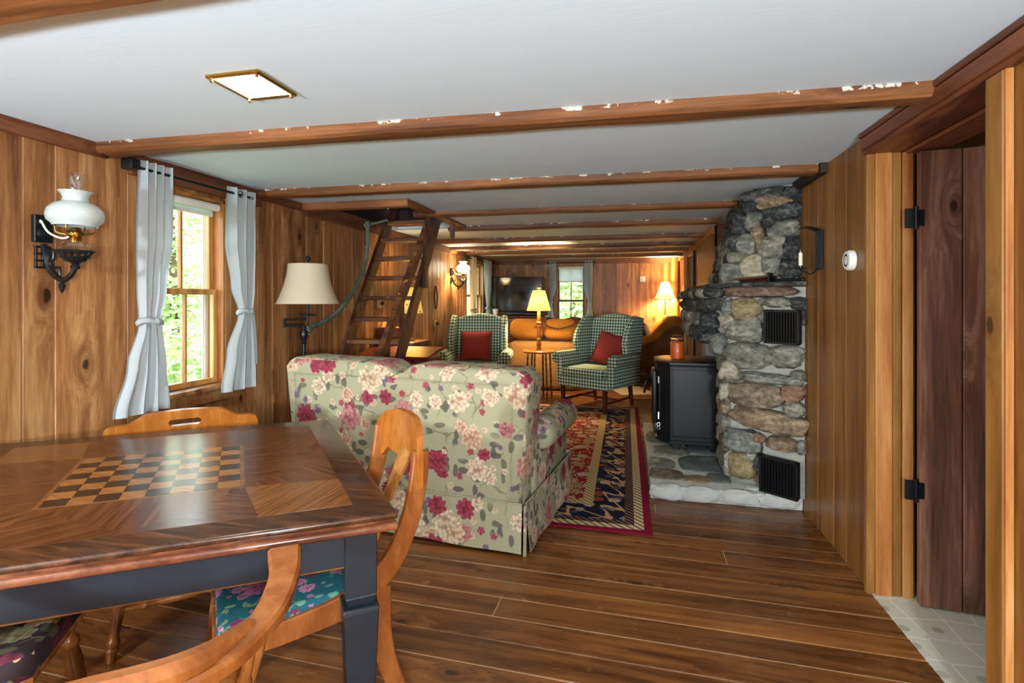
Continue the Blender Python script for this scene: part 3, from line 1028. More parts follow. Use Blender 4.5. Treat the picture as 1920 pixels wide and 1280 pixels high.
curtain('curtain', [(2.03, -8.86, -8.50), (1.6, -8.84, -8.55), (1.2, -8.78, -8.64), (.8, -8.86, -8.50)], MT['curtain'], 4, .025, 'pale curtain drawn together on the television side of the rear side window', lg, 1.2, None, (XL + .1, 0, 0), -PI / 2)
sr = empty('curtain_rod', (XL + .1, 0, 2.0), 0, 'dark curtain rod above the rear side window near the television', 'curtain rod')
G().rod((0, 7.66, 0), (0, 8.9, 0), .009).obj('rod', MT['iron'], sr)
for y_ in (7.65, 8.91): G().box((-.03, y_, 0), (.08, .03, .04), .005, 1).obj('bracket', MT['iron'], sr)

# hatch opening and its shaft ---------------------------------------------------
hx0, hx1, hy0, hy1 = hatch
sh = empty('trim_16', kind='structure')
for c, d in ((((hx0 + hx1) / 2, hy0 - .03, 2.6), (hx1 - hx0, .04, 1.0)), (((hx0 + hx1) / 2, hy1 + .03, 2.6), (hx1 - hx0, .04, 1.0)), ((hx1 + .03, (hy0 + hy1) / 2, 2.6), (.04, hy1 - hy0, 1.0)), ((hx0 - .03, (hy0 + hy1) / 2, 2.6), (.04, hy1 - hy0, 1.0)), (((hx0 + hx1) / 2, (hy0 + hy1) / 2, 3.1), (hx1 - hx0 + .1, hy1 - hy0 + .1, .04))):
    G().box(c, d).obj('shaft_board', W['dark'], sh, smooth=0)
# boards framing the hatch on the ceiling
G().box(((hx0 + hx1) / 2 + .05, hy0 - .03, ZC - .03), (hx1 - hx0 + .1, .075, .058), .004, 1).obj('hatch_board', W['beamx'], sh)
G().box((hx1 + .045, (hy0 + 4.16) / 2, ZC - .012), (.10, 4.16 - hy0, .022), .003, 1).obj('hatch_board', W['beamy'], sh)
G().box((hx1 + .045, (4.26 + hy1) / 2, ZC - .012), (.10, hy1 - 4.26, .022), .003, 1).obj('hatch_board', W['beamy'], sh)
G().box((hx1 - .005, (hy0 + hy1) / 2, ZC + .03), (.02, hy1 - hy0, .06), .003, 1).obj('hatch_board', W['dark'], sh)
G().box((hx0 + .012, (hy0 + hy1) / 2, ZC - .03), (.022, hy1 - hy0, .12), .003, 1).obj('hatch_board', W['trim'], sh)
G().prism([(-.022, 0), (.022, 0), (.022, .16), (-.022, .16)][::1] if False else [(-.022, .03), (0, 0), (.022, .03), (.022, .17), (-.022, .17)], .02, Matrix.Translation((hx1 + .02, 4.78, ZC - .17)) @ Matrix.Rotation(PI / 2, 4, 'X'), .002, 1).obj('hanger_board', W['stair'], sh)

# ladder stair --------------------------------------------------------------------
st = empty('ladder_stair', (0, 0, 0), 0, 'steep dark wooden open-tread ladder stair rising through the ceiling hatch', 'stairs')
SX0, SX1 = -2.43, -1.90


def sy(z): return 4.02 + (z - .85) * .66


for x in (SX0, SX1):
    z0, z1 = 0.0, 2.5
    g = G()
    vs_ = []
    for dx in (-.018, .018):
        vs_ += [(x + dx, sy(z0) - .07, z0), (x + dx, sy(z0) + .07, z0), (x + dx, sy(z1) + .07, z1), (x + dx, sy(z1) - .07, z1)]
    g.add(vs_, [(0, 1, 2, 3), (7, 6, 5, 4), (0, 4, 5, 1), (1, 5, 6, 2), (2, 6, 7, 3), (3, 7, 4, 0)])
    g.obj('stringer', W['stair'], st, smooth=0)
for z in (.23, .42, .61, .80, .99, 1.18, 1.37, 1.56, 1.755, 1.95, 2.14):
    G().box((0, .01, 0), (SX1 - SX0 - .036, .18, .036), .005, 1).obj('tread', W['tread'], st, ((SX0 + SX1) / 2, sy(z), z - .015))
rl = empty('handrail', (0, 0, 0))
rl.parent = st
G().sweep([(SX1 + .04, 3.53, .84), (SX1 + .04, 4.58, 2.10)], (1, 0, 0), .045, .085, 0, .08).obj('rail', W['tread'], rl, smooth=20)
G().sweep([(SX1 + .04, 3.5235, .8325), (SX1 + .04, 3.53, .84)], (1, 0, 0), .046, .086, 0, .08).obj('rail_end', plain('grey_end_grain', '#8a8684'), rl, smooth=20)
for y_, z0, z1 in ((4.47, 1.45, 2.05), (3.96, .80, 1.38)):
    G().box((SX1 + .042, y_, (z0 + z1) / 2), (.026, .06, z1 - z0), .003, 1).obj('rail_post', W['stair'], rl)
G().box((SX1 + .04, 3.70, .62), (.026, .06, .9), .003, 1).obj('rail_post', W['stair'], rl)

# rope handrail
rp = [(-2.47, 4.50, 2.09), (-2.45, 4.48, 2.02), (-2.43, 4.40, 1.70), (-2.42, 4.2, 1.44), (-2.43, 3.95, 1.25), (-2.45, 3.72, 1.15), (-2.47, 3.58, 1.12), (-2.46, 3.54, 1.07)]
rpo = empty('rope', (0, 0, 0), 0, 'green and grey twisted rope slung along the wall beside the ladder stair', 'rope')
P = catmull(rp, 14)
for ph in (0, 2 * PI / 3, 4 * PI / 3):
    pts = []
    for i_, p in enumerate(P):
        t = (P[min(i_ + 1, len(P) - 1)] - P[max(i_ - 1, 0)]).normalized()
        a_ = t.cross(Vector((1, .2, .1))).normalized()
        b_ = t.cross(a_)
        pts.append(p + (a_ * math.cos(i_ * .8 + ph) + b_ * math.sin(i_ * .8 + ph)) * .011)
    G().tube(pts, .0105, 6).obj('strand', MT['rope'], rpo, smooth=80)
for c in ((-2.47, 3.56, 1.10), (-2.46, 4.49, 2.06)):
    g = G()
    for q in range(6):
        a_ = q * 1.9
        g.ell((c[0] + .016 * math.cos(a_), c[1] + .022 * math.sin(a_), c[2] + .018 * math.sin(a_ * 1.7)), (.018, .022, .016))
    g.obj('rope_knot', MT['rope'], rpo, smooth=80)
G().tube([(-2.46, 4.49, 2.06), (-2.40, 4.56, 2.09), (-2.30, 4.60, 2.12)], .012, 6, 4).obj('rope_tail', MT['rope'], rpo)
# stone fireplace -------------------------------------------------------------------
fp = empty('stone_fireplace', (.8, 4.4, 0), 0, 'rough fieldstone chimney and hearth against the golden board wall', 'fireplace')
FO = Vector((.8, 4.4, 0))


def loft(poly0, z0, poly1, z1, name, mat):
    n = len(poly0)
    vs_ = [(x - FO.x, y - FO.y, z0) for x, y in poly0] + [(x - FO.x, y - FO.y, z1) for x, y in poly1]
    fs = [tuple(range(n))[::-1], tuple(range(n, 2 * n))] + [(i_, (i_ + 1) % n, n + (i_ + 1) % n, n + i_) for i_ in range(n)]
    return G().add(vs_, fs).obj(name, mat, fp, smooth=0)


XW = XR - .004
loft([(XW, 3.53), (.69, 3.84), (.69, 4.16), (XW, 4.16)], 0.09, [(XW, 3.53), (.69, 3.84), (.69, 4.16), (XW, 4.16)], 1.0, 'mortar_core', MT['mortar'])
loft([(XW, 5.05), (.69, 5.05), (.69, 5.36), (XW, 5.36)], 0.09, [(XW, 5.05), (.69, 5.05), (.69, 5.36), (XW, 5.36)], 1.0, 'mortar_core', MT['mortar'])
loft([(XW, 3.53), (.70, 3.82), (.64, 4.0), (.64, 5.36), (XW, 5.36)], .98, [(XW, 3.51), (.67, 3.80), (.58, 3.98), (.58, 5.36), (XW, 5.36)], 1.42, 'mortar_core', MT['mortar'])
loft([(XW, 3.66), (.76, 3.83), (.70, 5.0), (XW, 5.0)], 1.42, [(XW, 3.68), (.86, 3.79), (.88, 4.7), (XW, 4.7)], ZC - .004, 'mortar_core', MT['mortar'])
loft([(1.0, 4.16), (1.0, 5.05), (XW, 5.05), (XW, 4.16)], .09, [(1.0, 4.16), (1.0, 5.05), (XW, 5.05), (XW, 4.16)], .98, 'firebox_back', MT['soot_and_shade'])


def stone_mesh(seed, w_, d_, h_, pw=.68, rough=.22):
    t = bmesh.new()
    bmesh.ops.create_icosphere(t, subdivisions=3, radius=1)
    for v in t.verts:
        p = v.co.copy()
        n1 = mnoise.noise(p * 1.1 + Vector((seed * 3.1, seed * 1.7, 0)))
        n2 = mnoise.noise(p * 2.7 + Vector((0, seed * 2.3, seed)))
        n3 = mnoise.noise(Vector((p.x * 3, p.y * 3, p.z * 9)) + Vector((seed, 0, seed * 1.3)))
        q = Vector([math.copysign(abs(c) ** pw, c) for c in p])
        n4 = mnoise.noise(p * 6.5 + Vector((seed * 5, 1, 2)))
        q *= 1 + rough * (1.2 * n1 + .8 * n2 + .35 * n3 + .3 * n4)
        v.co = Vector((q.x * w_ / 2, q.y * d_ / 2, q.z * h_ / 2))
    g = G()
    g.merge(t)
    return g.mesh('stone', 60, uv=False)


SEED = [1]


def stone(c, w_, d_, h_, rz=0, mat='rockA', tilt=0, name='stone', pw=.72):
    SEED[0] += 1
    me = stone_mesh(SEED[0] * .731, w_, d_, h_, pw)
    return link(name, me, MT[mat], fp, Vector(c) - FO, (0, tilt, rz))


def on_face(P0, P1, u, out):
    P0, P1 = Vector(P0), Vector(P1)
    d = (P1 - P0).normalized()
    n = Vector((d.y, -d.x))
    if n.y > 0 or (abs(n.y) < .01 and n.x > 0): n = -n
    p = P0 + d * u + n * out
    return p.x, p.y, math.atan2(d.y, d.x)


F0, F1 = (1.07, 3.50), (.655, 3.83)
low = [(.297, 1.393, .47, .07, 'rockF'), (.187, 1.325, .20, .06, 'rockA'), (.05, 1.32, .11, .07, 'rockB'), (.379, 1.275, .20, .15, 'rockE'), (.384, 1.134, .24, .15, 'rockA'),
       (.505, 1.19, .12, .10, 'rockD'), (.50, 1.29, .10, .13, 'rockA'), (.235, 1.14, .09, .11, 'rockB'), (.381, .965, .32, .165, 'rockA'), (.13, .98, .23, .13, 'rockA'), (.497, .843, .13, .13, 'rockD'),
       (.24, .825, .40, .066, 'rockA'), (.317, .70, .35, .15, 'rockC'), (.075, .755, .13, .10, 'rockF'), (.529, .697, .09, .12, 'rockD'), (.074, .65, .13, .085, 'rockA'), (.25, .545, .45, .15, 'rockC'),
       (.411, .385, .25, .15, 'rockA'), (.145, .415, .17, .085, 'rockC'), (.03, .417, .055, .08, 'rockA'), (.416, .215, .17, .18, 'rockE'), (.50, .20, .07, .17, 'rockD'), (.285, .255, .07, .11, 'rockB'),
       (.284, .155, .055, .065, 'rockF'), (.235, 1.235, .10, .08, 'rockA'), (.03, 1.235, .05, .1, 'rockB'), (.30, .42, .07, .06, 'rockF'), (.05, .86, .09, .07, 'rockA'), (.07, .53, .10, .08, 'rockC'), (.34, .30, .06, .07, 'rockD')]
for u, z, w_, h_, m in low:
    x, y, a = on_face(F0, F1, u, -.005 + (.03 if z > 1.37 else 0))
    w_ = min(w_, 2 * (u + .0)) if u - w_ / 2 < .012 else w_
    stone((x, y, z), w_ * 1.04, .15 if w_ > .1 else .10, h_ * 1.08, a, m)
U0, U1 = (1.07, 3.62), (.72, 3.80)
up = [(.191, 2.045, .20, .09, 'rockB', 0), (.175, 1.985, .25, .10, 'rockC', -.3), (.115, 1.915, .22, .11, 'rockB', 0), (.19, 1.85, .085, .08, 'rockB', 0), (.10, 1.80, .19, .11, 'rockA', 0), (.365, 1.86, .10, .15, 'rockB', 0),
      (.285, 1.876, .10, .12, 'rockA', 0), (.255, 1.77, .075, .19, 'rockC', .1), (.335, 1.72, .13, .14, 'rockA', 0), (.404, 1.735, .09, .11, 'rockB', 0), (.398, 1.63, .13, .08, 'rockA', 0), (.166, 1.685, .17, .15, 'rockA', 0),
      (.065, 1.67, .12, .16, 'rockB', 0), (.07, 1.54, .13, .12, 'rockB', 0), (.293, 1.56, .19, .17, 'rockD', 0), (.43, 1.515, .15, .16, 'rockA', 0), (.18, 1.56, .13, .14, 'rockA', 0), (.30, 1.96, .10, .08, 'rockB', 0), (.32, 2.04, .1, .07, 'rockB', 0), (.05, 2.03, .10, .09, 'rockB', 0)]
for u, z, w_, h_, m, tl in up:
    x, y, a = on_face(U0, U1, u, -.02)
    stone((x, y, z), w_ * 1.08, .15, h_ * 1.1, a, m, tl)
# left-hand faces
random.seed(21)
for z0, h_ in ((1.385, .075), (1.30, .11), (1.19, .12), (1.08, .12)):
    y = 3.93
    while y < 5.3:
        L = random.uniform(.16, .3)
        stone((.575 + random.uniform(-.02, .02) - (.03 if z0 > 1.35 else 0), y + L / 2, z0), L * 1.05, .15, h_ * 1.12, PI / 2, random.choice(['rockB', 'rockB', 'rockA']))
        y += L
stone((.60, 3.90, 1.39), .2, .15, .07, 2.0, 'rockB')
stone((.61, 3.88, 1.31), .16, .14, .09, 2.0, 'rockB')
stone((.64, 3.93, 1.02), .16, .15, .16, 1.9, 'rockA')
for z in [.17 + .135 * q for q in range(6)]:
    stone((.685, 3.97, z), .22, .10, .13, PI / 2, random.choice(['rockA', 'rockD', 'rockC']))
    stone((.685, 4.12, z + .02), .14, .09, .13, PI / 2, random.choice(['rockA', 'rockD']))
for z in [1.5 + .13 * q for q in range(5)]:
    y = 3.9
    t = (z - 1.42) / .68
    while y < 4.9 - .3 * t:
        L = random.uniform(.14, .24)
        stone((.74 + .13 * t, y + L / 2, z), L * 1.06, .13, .145, PI / 2, random.choice(['rockB', 'rockA', 'rockB']))
        y += L
# mantel ledge of dark slate and the iron pieces lying on it
G().prism([(XW - FO.x, 3.50 - FO.y), (.60 - FO.x, 3.82 - FO.y), (.55 - FO.x, 3.95 - FO.y), (.55 - FO.x, 5.3 - FO.y), (XW - FO.x, 5.3 - FO.y)], .03, Matrix.Translation((0, 0, 1.425)), .006, 1).obj('mantel_slab', MT['rockB'], fp)
# hearth
random.seed(5)
hp = [(.135, 3.575), (.35, 3.57), (.6, 3.572), (.85, 3.565), (XW, 3.57), (XW, 5.4), (.135, 5.4)]
G().prism([(x - FO.x, y - FO.y) for x, y in hp], .094, None, .012, 2).obj('hearth_slab', MT['whitewash'], fp)
x = .135
while x < 1.04:
    L = min(random.uniform(.12, .26), 1.06 - x)
    link('hearth_stone', stone_mesh(SEED[0] + x, L * 1.04, .07, .10), MT['whitewash'], fp, Vector((x + L / 2, 3.585, .05)) - FO)
    x += L
for cx, cy, w_, d_, m in ((.56, 4.10, .40, .40, 'slate'), (.235, 4.05, .20, .26, 'rockA'), (.25, 3.80, .24, .22, 'rockC'), (.33, 4.40, .28, .30, 'rockA'), (.45, 3.74, .18, .14, 'rockC'), (.60, 3.79, .16, .18, 'slate'), (.60, 4.55, .30, .4, 'slate'), (.25, 4.8, .22, .4, 'rockA'), (.55, 5.05, .36, .4, 'rockA'), (.85, 3.66, .20, .09, 'whitewash')):
    SEED[0] += 1
    link('flagstone', stone_mesh(SEED[0] * .9, w_, d_, .034, .6, .1), MT[m], fp, Vector((cx, cy, .093)) - FO)


def grate(u, z, wd, ht, label):
    x, y, a = on_face(F0, F1, u, .085)
    r = empty('vent_grate', (x, y, z - ht / 2), a + PI, label, 'grate', 'iron grates in the chimney end')
    fr_ = G()
    for sx in (-1, 1): fr_.box((sx * (wd / 2 - .008), 0, ht / 2), (.016, .03, ht), .003, 1)
    for zz in (.008, ht - .008): fr_.box((0, 0, zz), (wd, .03, .016), .003, 1)
    fr_.obj('grate_frame', MT['iron'], r)
    n = 11
    for i_ in range(n):
        G().box((-wd / 2 + .016 + (i_ + .5) * (wd - .032) / n, 0, ht / 2), (.006, .014, ht - .03)).obj('bar', MT['iron'], r, smooth=0)
    G().box((0, .035, ht / 2), (wd - .01, .01, ht - .01)).obj('shade_panel', MT['soot_and_shade'], r, smooth=0)  # black panel painted in place of the shade behind the bars


grate(.115, 1.168, .215, .215, 'square black iron vent grate high in the stone chimney, below the mantel')
grate(.135, .222, .235, .235, 'square black iron vent grate low in the stone chimney, just above the hearth')

# things on the mantel
sp = empty('ash_shovel', (.80, 3.785, 1.4562), math.radians(142), 'dark iron hearth shovel with wooden handle lying on the chimney mantel', 'shovel')
G().add([(-.16, 0, 0), (.16, 0, 0), (.16, .09, .012), (-.16, .09, .03), (-.16, 0, .012), (.16, 0, .012), (.16, .09, .024), (-.16, .09, .042)], [(0, 1, 2, 3), (7, 6, 5, 4), (0, 4, 5, 1), (1, 5, 6, 2), (2, 6, 7, 3), (3, 7, 4, 0)]).obj('blade', W['tread'], sp)
G().box((-.165, .04, .03), (.012, .1, .06), .003, 1).obj('blade_end', MT['iron'], sp)
pk = empty('fire_poker', (1.0, 3.56, 1.4665), math.radians(142), 'round black iron fire poker lying along the mantel edge', 'poker')
G().rod((-.06, 0, 0), (.10, .0, 0), .010).obj('shaft', MT['iron'], pk)
G().ell((-.064, 0, 0), (.014, .013, .012)).obj('knob', MT['iron'], pk)

# wood stove -----------------------------------------------------------------------
sv = empty('wood_stove', (.47, 4.66, .108), 0, 'black cast iron wood stove standing on the stone hearth', 'stove')


def sp_(pts): return [(x - .47, y - 4.66) for x, y in pts]


foot = [(.325, 4.39), (.705, 4.39), (.735, 4.43), (.735, 4.90), (.705, 4.94), (.325, 4.94), (.225, 4.82), (.225, 4.51)]
G().prism(sp_(foot), .62, Matrix.Translation((0, 0, .07)), .004, 1).obj('body', MT['stove'], sv)
cx, cy = .48, 4.665
G().prism(sp_([(cx + (x - cx) * 1.06, cy + (y - cy) * 1.06) for x, y in foot]), .03, Matrix.Translation((0, 0, .69)), .008, 2).obj('top_plate', MT['stove'], sv)
G().prism(sp_([(cx + (x - cx) * 1.04, cy + (y - cy) * 1.04) for x, y in foot]), .028, Matrix.Translation((0, 0, .052)), .005, 1).obj('base_plate', MT['stove'], sv)
g = G()
for a, b in (((.335, .105), (.345, .675)), ((.69, .105), (.70, .675))): g.box(((a[0] + b[0]) / 2 - .47, 4.388 - 4.66, (a[1] + b[1]) / 2), (.012, .014, .575), .003, 1)
g.box((.5175 - .47, 4.388 - 4.66, .67), (.36, .014, .022), .003, 1).box((.5175 - .47, 4.388 - 4.66, .11), (.36, .014, .014), .003, 1)
g.obj('side_panel_frame', MT['stove'], sv)
for x, y in ((.37, 4.43), (.66, 4.43), (.37, 4.9), (.66, 4.9)):
    G().prism([(-.045, .055), (.045, .055), (.028, .02), (.03, 0), (-.022, 0), (-.025, .02)], .05, Matrix.Translation((x - .47, y - 4.66 + .025, 0)) @ Matrix.Rotation(PI / 2, 4, 'X'), .004, 1).obj('leg', MT['stove'], sv)
dr = G().box((.205 - .47, 0, .40), (.035, .30, .46), .012, 2).obj('door', MT['stove'], sv)
G().box((.184 - .47, 0, .43), (.006, .22, .30), .003, 1).obj('door_glass', MT['screen'], dr)
G().box((.212 - .47, 0, .15), (.03, .34, .09), .01, 2).obj('ash_lip', MT['stove'], sv)
for zz in (.26, .56): G().rod((.235 - .47, -.175, zz - .03), (.235 - .47, -.175, zz + .03), .012).obj('hinge', MT['chrome'], sv)
G().rod((.245 - .47, -.19, .25), (.245 - .47, -.19, .58), .006).obj('hinge_rod', MT['iron'], sv)
hd_ = G().tube([(.19 - .47, .1, .50), (.15 - .47, .09, .51), (.13 - .47, .08, .47)], .006, 8, 4).obj('handle', MT['iron'], sv)
G().tube([(.13 - .47, .08, .47), (.125 - .47, .075, .40)], .012, 10).obj('handle_grip', MT['chrome'], hd_)
for q in range(2): G().tube([(.235 - .47 + .012 * math.cos(t), -.20, .16 + q * .03 + .014 * math.sin(t)) for t in [i_ * PI / 5 for i_ in range(11)]], .0035, 5).obj('latch_ring', MT['chrome'], sv)
G().rod((.72 - .47, .0, .55), (.95 - .47, .0, .55), .07, seg=16).obj('flue_collar', MT['stove'], sv)

cj = empty('jar_candle', (.405, 4.68, .8285), 0, 'orange candle in a lidded glass jar standing on the wood stove', 'candle')
G().lathe([(.0, .004), (.056, .004), (.058, .02), (.058, .135), (.05, .145), (.0, .145)], 24).obj('wax', MT['wax'], cj)
G().openlathe([(.0, 0), (.06, .0), (.062, .012), (.062, .14), (.052, .158), (.052, .172)], 24).obj('jar', MT['jarglass'], cj)
G().lathe([(.0, .172), (.056, .172), (.057, .182), (.04, .188), (.046, .2), (.03, .206), (0, .206)], 24).obj('lid', MT['jarglass'], cj)
stk = empty('walking_stick', (.775, 7.75, 0), 0, 'long straight pale wooden stick standing upright by the dark rear doorway', 'stick')
G().tube([(0, 0, 0), (.004, 0, .7), (-.002, 0, 1.4), (.004, .06, 2.02)], [.017, .016, .015, .013], 10, 4).obj('shaft', W['pale'], stk)
G().ell((.004, .06, 2.02), (.016, .016, .012)).obj('tip', W['pale'], stk)

# candle sconce and round thermostat on the right wall
cs = empty('candle_sconce', (XR - .003, 3.26, 1.51), -PI / 2, 'dark metal wall sconce with white candle beside the stone chimney', 'sconce')
# local: x along the wall, -y out of the wall
G().box((0, -.008, .115), (.085, .016, .23), .004, 1).obj('back_plate', MT['bronze'], cs)
G().grid(lambda u, v: ((u - .5) * .10, -.016 - v * .105, .225 + .022 * math.sin(v * PI * .8) - .0 * v), 6, 6).obj('hood', MT['bronze'], cs)
G().tube([(0, -.016, .01), (0, -.05, -.022), (0, -.095, -.005), (0, -.11, .01)], .004, 6, 4).obj('arm', MT['bronze'], cs)
G().lathe([(0, 0), (.028, 0), (.032, .006), (.012, .008), (.013, .02), (0, .02)], 14, (0, -.105, .006)).obj('drip_pan', MT['bronze'], cs)
G().lathe([(0, 0), (.011, 0), (.011, .075), (.004, .08), (0, .08)], 12, (0, -.105, .024)).obj('candle', MT['candle'], cs)
G().lathe([(0, 0), (.006, 0), (.007, .012), (.002, .03), (0, .032)], 10, (0, -.105, .103)).obj('bulb', MT['chimney'], cs)
tm = empty('round_thermostat', (XR - .002, 2.828, 1.532), -PI / 2, 'small round white thermostat on the golden board wall by the doorway', 'detector')
G().lathe([(0, 0), (.05, 0), (.05, .02), (.044, .03), (0, .032)], 28, M=Matrix.Rotation(PI / 2, 4, 'X')).obj('case', MT['white'], tm)
G().lathe([(.03, 0), (.032, .002), (.034, 0)], 24, M=Matrix.Translation((0, -.031, 0)) @ Matrix.Rotation(PI / 2, 4, 'X')).obj('rim', plain('grey_rim', '#c8c8c4'), tm)


# oil wall lamps ----------------------------------------------------------------------
def oil_lamp(loc, lit, label, sc=1.0):
    """on a wall facing +X; local x = out of the wall, y = along it"""
    r = empty('oil_wall_lamp', loc, 0, label, 'wall lamp')
    r.scale = (sc, sc, sc)
    I = MT['iron']
    G().box((.012, 0, .05), (.024, .075, .12), .004, 1).obj('back_plate', I, r)
    b = G()
    for zz in (-.045, -.075, -.105):
        for yy in (-.026, 0, .026): b.box((.014, yy, zz), (.01, .009, .03), .002, 1)
    for zz in (-.03, -.06, -.09, -.12): b.box((.014, 0, zz), (.012, .065, .008), .002, 1)
    b.obj('lattice_bracket', I, r)
    G().lathe([(0, 0), (.03, 0), (.026, .012), (.014, .016), (.015, .03), (0, .034)], 16, M=Matrix.Translation((.02, 0, .03)) @ Matrix.Rotation(PI / 2, 4, 'Y')).obj('rosette', I, r)
    arm = G().tube([(.02, 0, -.02), (.04, 0, -.07), (.06, 0, -.13), (.12, 0, -.175), (.17, 0, -.16), (.20, 0, -.12)], [.012, .016, .014, .012, .011, .010], 8, 5)
    arm.tube([(.035, 0, -.05), (.075, 0, -.045), (.075, 0, -.085), (.05, 0, -.08)], .006, 6, 5)
    arm.tube([(.075, 0, -.13), (.105, 0, -.12), (.115, 0, -.15), (.10, 0, -.17)], .005, 6, 5)
    arm.obj('arm', I, r)
    G().lathe([(0, -.05), (.006, -.04), (.014, -.015), (.006, 0), (.010, .008), (0, .02)], 10, (.125, 0, -.185)).obj('drop_finial', I, r)
    cup = G()
    cup.lathe([(0, 0), (.014, 0), (.018, .012), (.012, .022), (.03, .036), (.026, .042), (0, .044)], 14, (.20, 0, -.13))
    for q in range(14):
        a_ = q * 2 * PI / 14
        cup.rod((.20 + .03 * math.cos(a_), .03 * math.sin(a_), -.095), (.20 + .064 * math.cos(a_), .064 * math.sin(a_), -.055), .0045, seg=5)
    cup.tube([(.20 + .066 * math.cos(t), .066 * math.sin(t), -.054) for t in [i_ * PI / 12 for i_ in range(25)]], .005, 6)
    cup.tube([(.20 + .05 * math.cos(t), .05 * math.sin(t), -.078) for t in [i_ * PI / 12 for i_ in range(25)]], .004, 6)
    cup.obj('lamp_holder', I, r)
    G().lathe([(0, -.09), (.026, -.085), (.060, -.05), (.064, -.035), (.055, -.02), (.03, -.01), (.02, -.004), (0, -.004)], 24, (.20, 0, 0)).obj('oil_font', MT['chimney'], r)
    G().lathe([(0, -.006), (.022, -.006), (.026, .002), (.02, .008), (.032, .016), (.034, .026), (.022, .034), (.018, .05), (0, .05)], 20, (.20, 0, 0)).obj('burner', MT['brass'], r)
    G().tube([(.018, -.01, .075), (.05, -.03, .08), (.09, -.03, .03), (.14, -.01, .005), (.185, 0, .02)], .0045, 6, 5).obj('cord', MT['candle'], r)
    for q in range(4):
        a_ = q * PI / 2 + .5
        G().tube([(.20 + .034 * math.cos(a_), .034 * math.sin(a_), .02), (.20 + .07 * math.cos(a_), .07 * math.sin(a_), .03), (.20 + .075 * math.cos(a_), .075 * math.sin(a_), .062)], .0025, 5, 3).obj('shade_prong', MT['brass'], r)
    G().openlathe([(r_ * .80, z_) for r_, z_ in ((.098, .055), (.1, .062), (.122, .078), (.128, .10), (.122, .125), (.098, .148), (.068, .158), (.058, .162), (.06, .168), (.055, .175), (.062, .192), (.078, .205))], 36, (.20, 0, 0)).obj('glass_shade', MT['litmilk'] if lit else MT['milk'], r, smooth=80)
    G().openlathe([(.024, .035), (.032, .06), (.034, .09), (.026, .14), (.029, .20), (.031, .255), (.029, .285)], 20, (.20, 0, 0)).obj('glass_chimney', MT['chimney'], r, smooth=80)
    return r


oil_lamp((XL, 1.737, 1.60), False, 'unlit oil style wall lamp with white glass shade on black iron by the curtained window')
oil_lamp((XL, 7.06, 1.70), True, 'lit oil style wall lamp with glowing shade on the wall past the ladder stair', .95)
point('wall_lamp_bulb', (XL + .21, 7.06, 1.80), 20)

# flush ceiling lights -------------------------------------------------------------------


def ceiling_light(loc, label, group=None):
    r = empty('ceiling_light', loc, 0, label, 'ceiling light', group)
    g = G()
    for sx in (-1, 1): g.box((sx * .095, 0, -.006), (.018, .208, .012), .003, 1).box((0, sx * .095, -.006), (.172, .018, .012), .003, 1)
    g.obj('frame', MT['brass'], r)
    G().box((0, 0, -.006), (.17, .17, .008)).obj('glass_panel', MT['panel'], r, smooth=0)
    for sx in (-1, 1):
        for s2 in (-1, 1):
            G().lathe([(0, -.012), (.006, -.008), (.006, 0), (0, 0)], 8, (sx * .09, s2 * .09, -.012)).obj('corner_stud', MT['brass'], r)


ceiling_light((-1.30, 1.56, ZC), 'square brass-framed flush light glowing on the ceiling above the game table')
ceiling_light((-1.30, -.55, ZC), 'added unseen fill light, square and brass-framed, on the ceiling at the near end of the room')  # extra fixture added behind the camera for even brightness
ceiling_light((.2, -1.6, ZC), 'added unseen fill light, square and brass-framed, on the ceiling towards the added back window')  # second added fixture out of view, also for fill
# game table -------------------------------------------------------------------------
TC = Vector((-1.55, 1.409))
E1 = Vector((math.cos(math.radians(33)), math.sin(math.radians(33))))
E2 = Vector((math.cos(math.radians(131)), math.sin(math.radians(131))))
HA, HB = .633, .62


def T2(a, b, k=1.0):
    return (E1 * a + E2 * b) * k


tb = empty('game_table', (TC.x, TC.y, 0), 0, 'square game table with dark inlaid top and navy painted legs', 'table')


def quad(k0, k1): return [tuple(T2(sa * (HA - k0), sb * (HB - k1))) for sa, sb in ((-1, -1), (1, -1), (1, 1), (-1, 1))]


G().prism(quad(0, 0), .018, Matrix.Translation((0, 0, .7415)), .007, 3).obj('tabletop', W['table'], tb)
G().prism(quad(.008, .008), .012, Matrix.Translation((0, 0, .731)), .003, 2).obj('edge_groove', W['tableedge'], tb)
G().prism(quad(-.002, -.002), .022, Matrix.Translation((0, 0, .71)), .009, 3).obj('edge_moulding', W['tableedge'], tb)
al = [math.degrees(math.atan2(E1.y, E1.x)), math.degrees(math.atan2(E2.y, E2.x))]


def flat_piece(name, pts, z, th, grain, mat, parent):
    """thin inlay; pts in table coordinates; local X follows the grain"""
    c = sum((Vector(p) for p in pts), Vector((0, 0))) / len(pts)
    a_ = math.radians(grain)
    q = []
    for p in pts:
        d = Vector(p) - c
        q.append((d.x * math.cos(a_) + d.y * math.sin(a_), -d.x * math.sin(a_) + d.y * math.cos(a_)))
    return G().prism(q, th, None).obj(name, mat, parent, (c.x, c.y, z), (0, 0, a_), smooth=0)


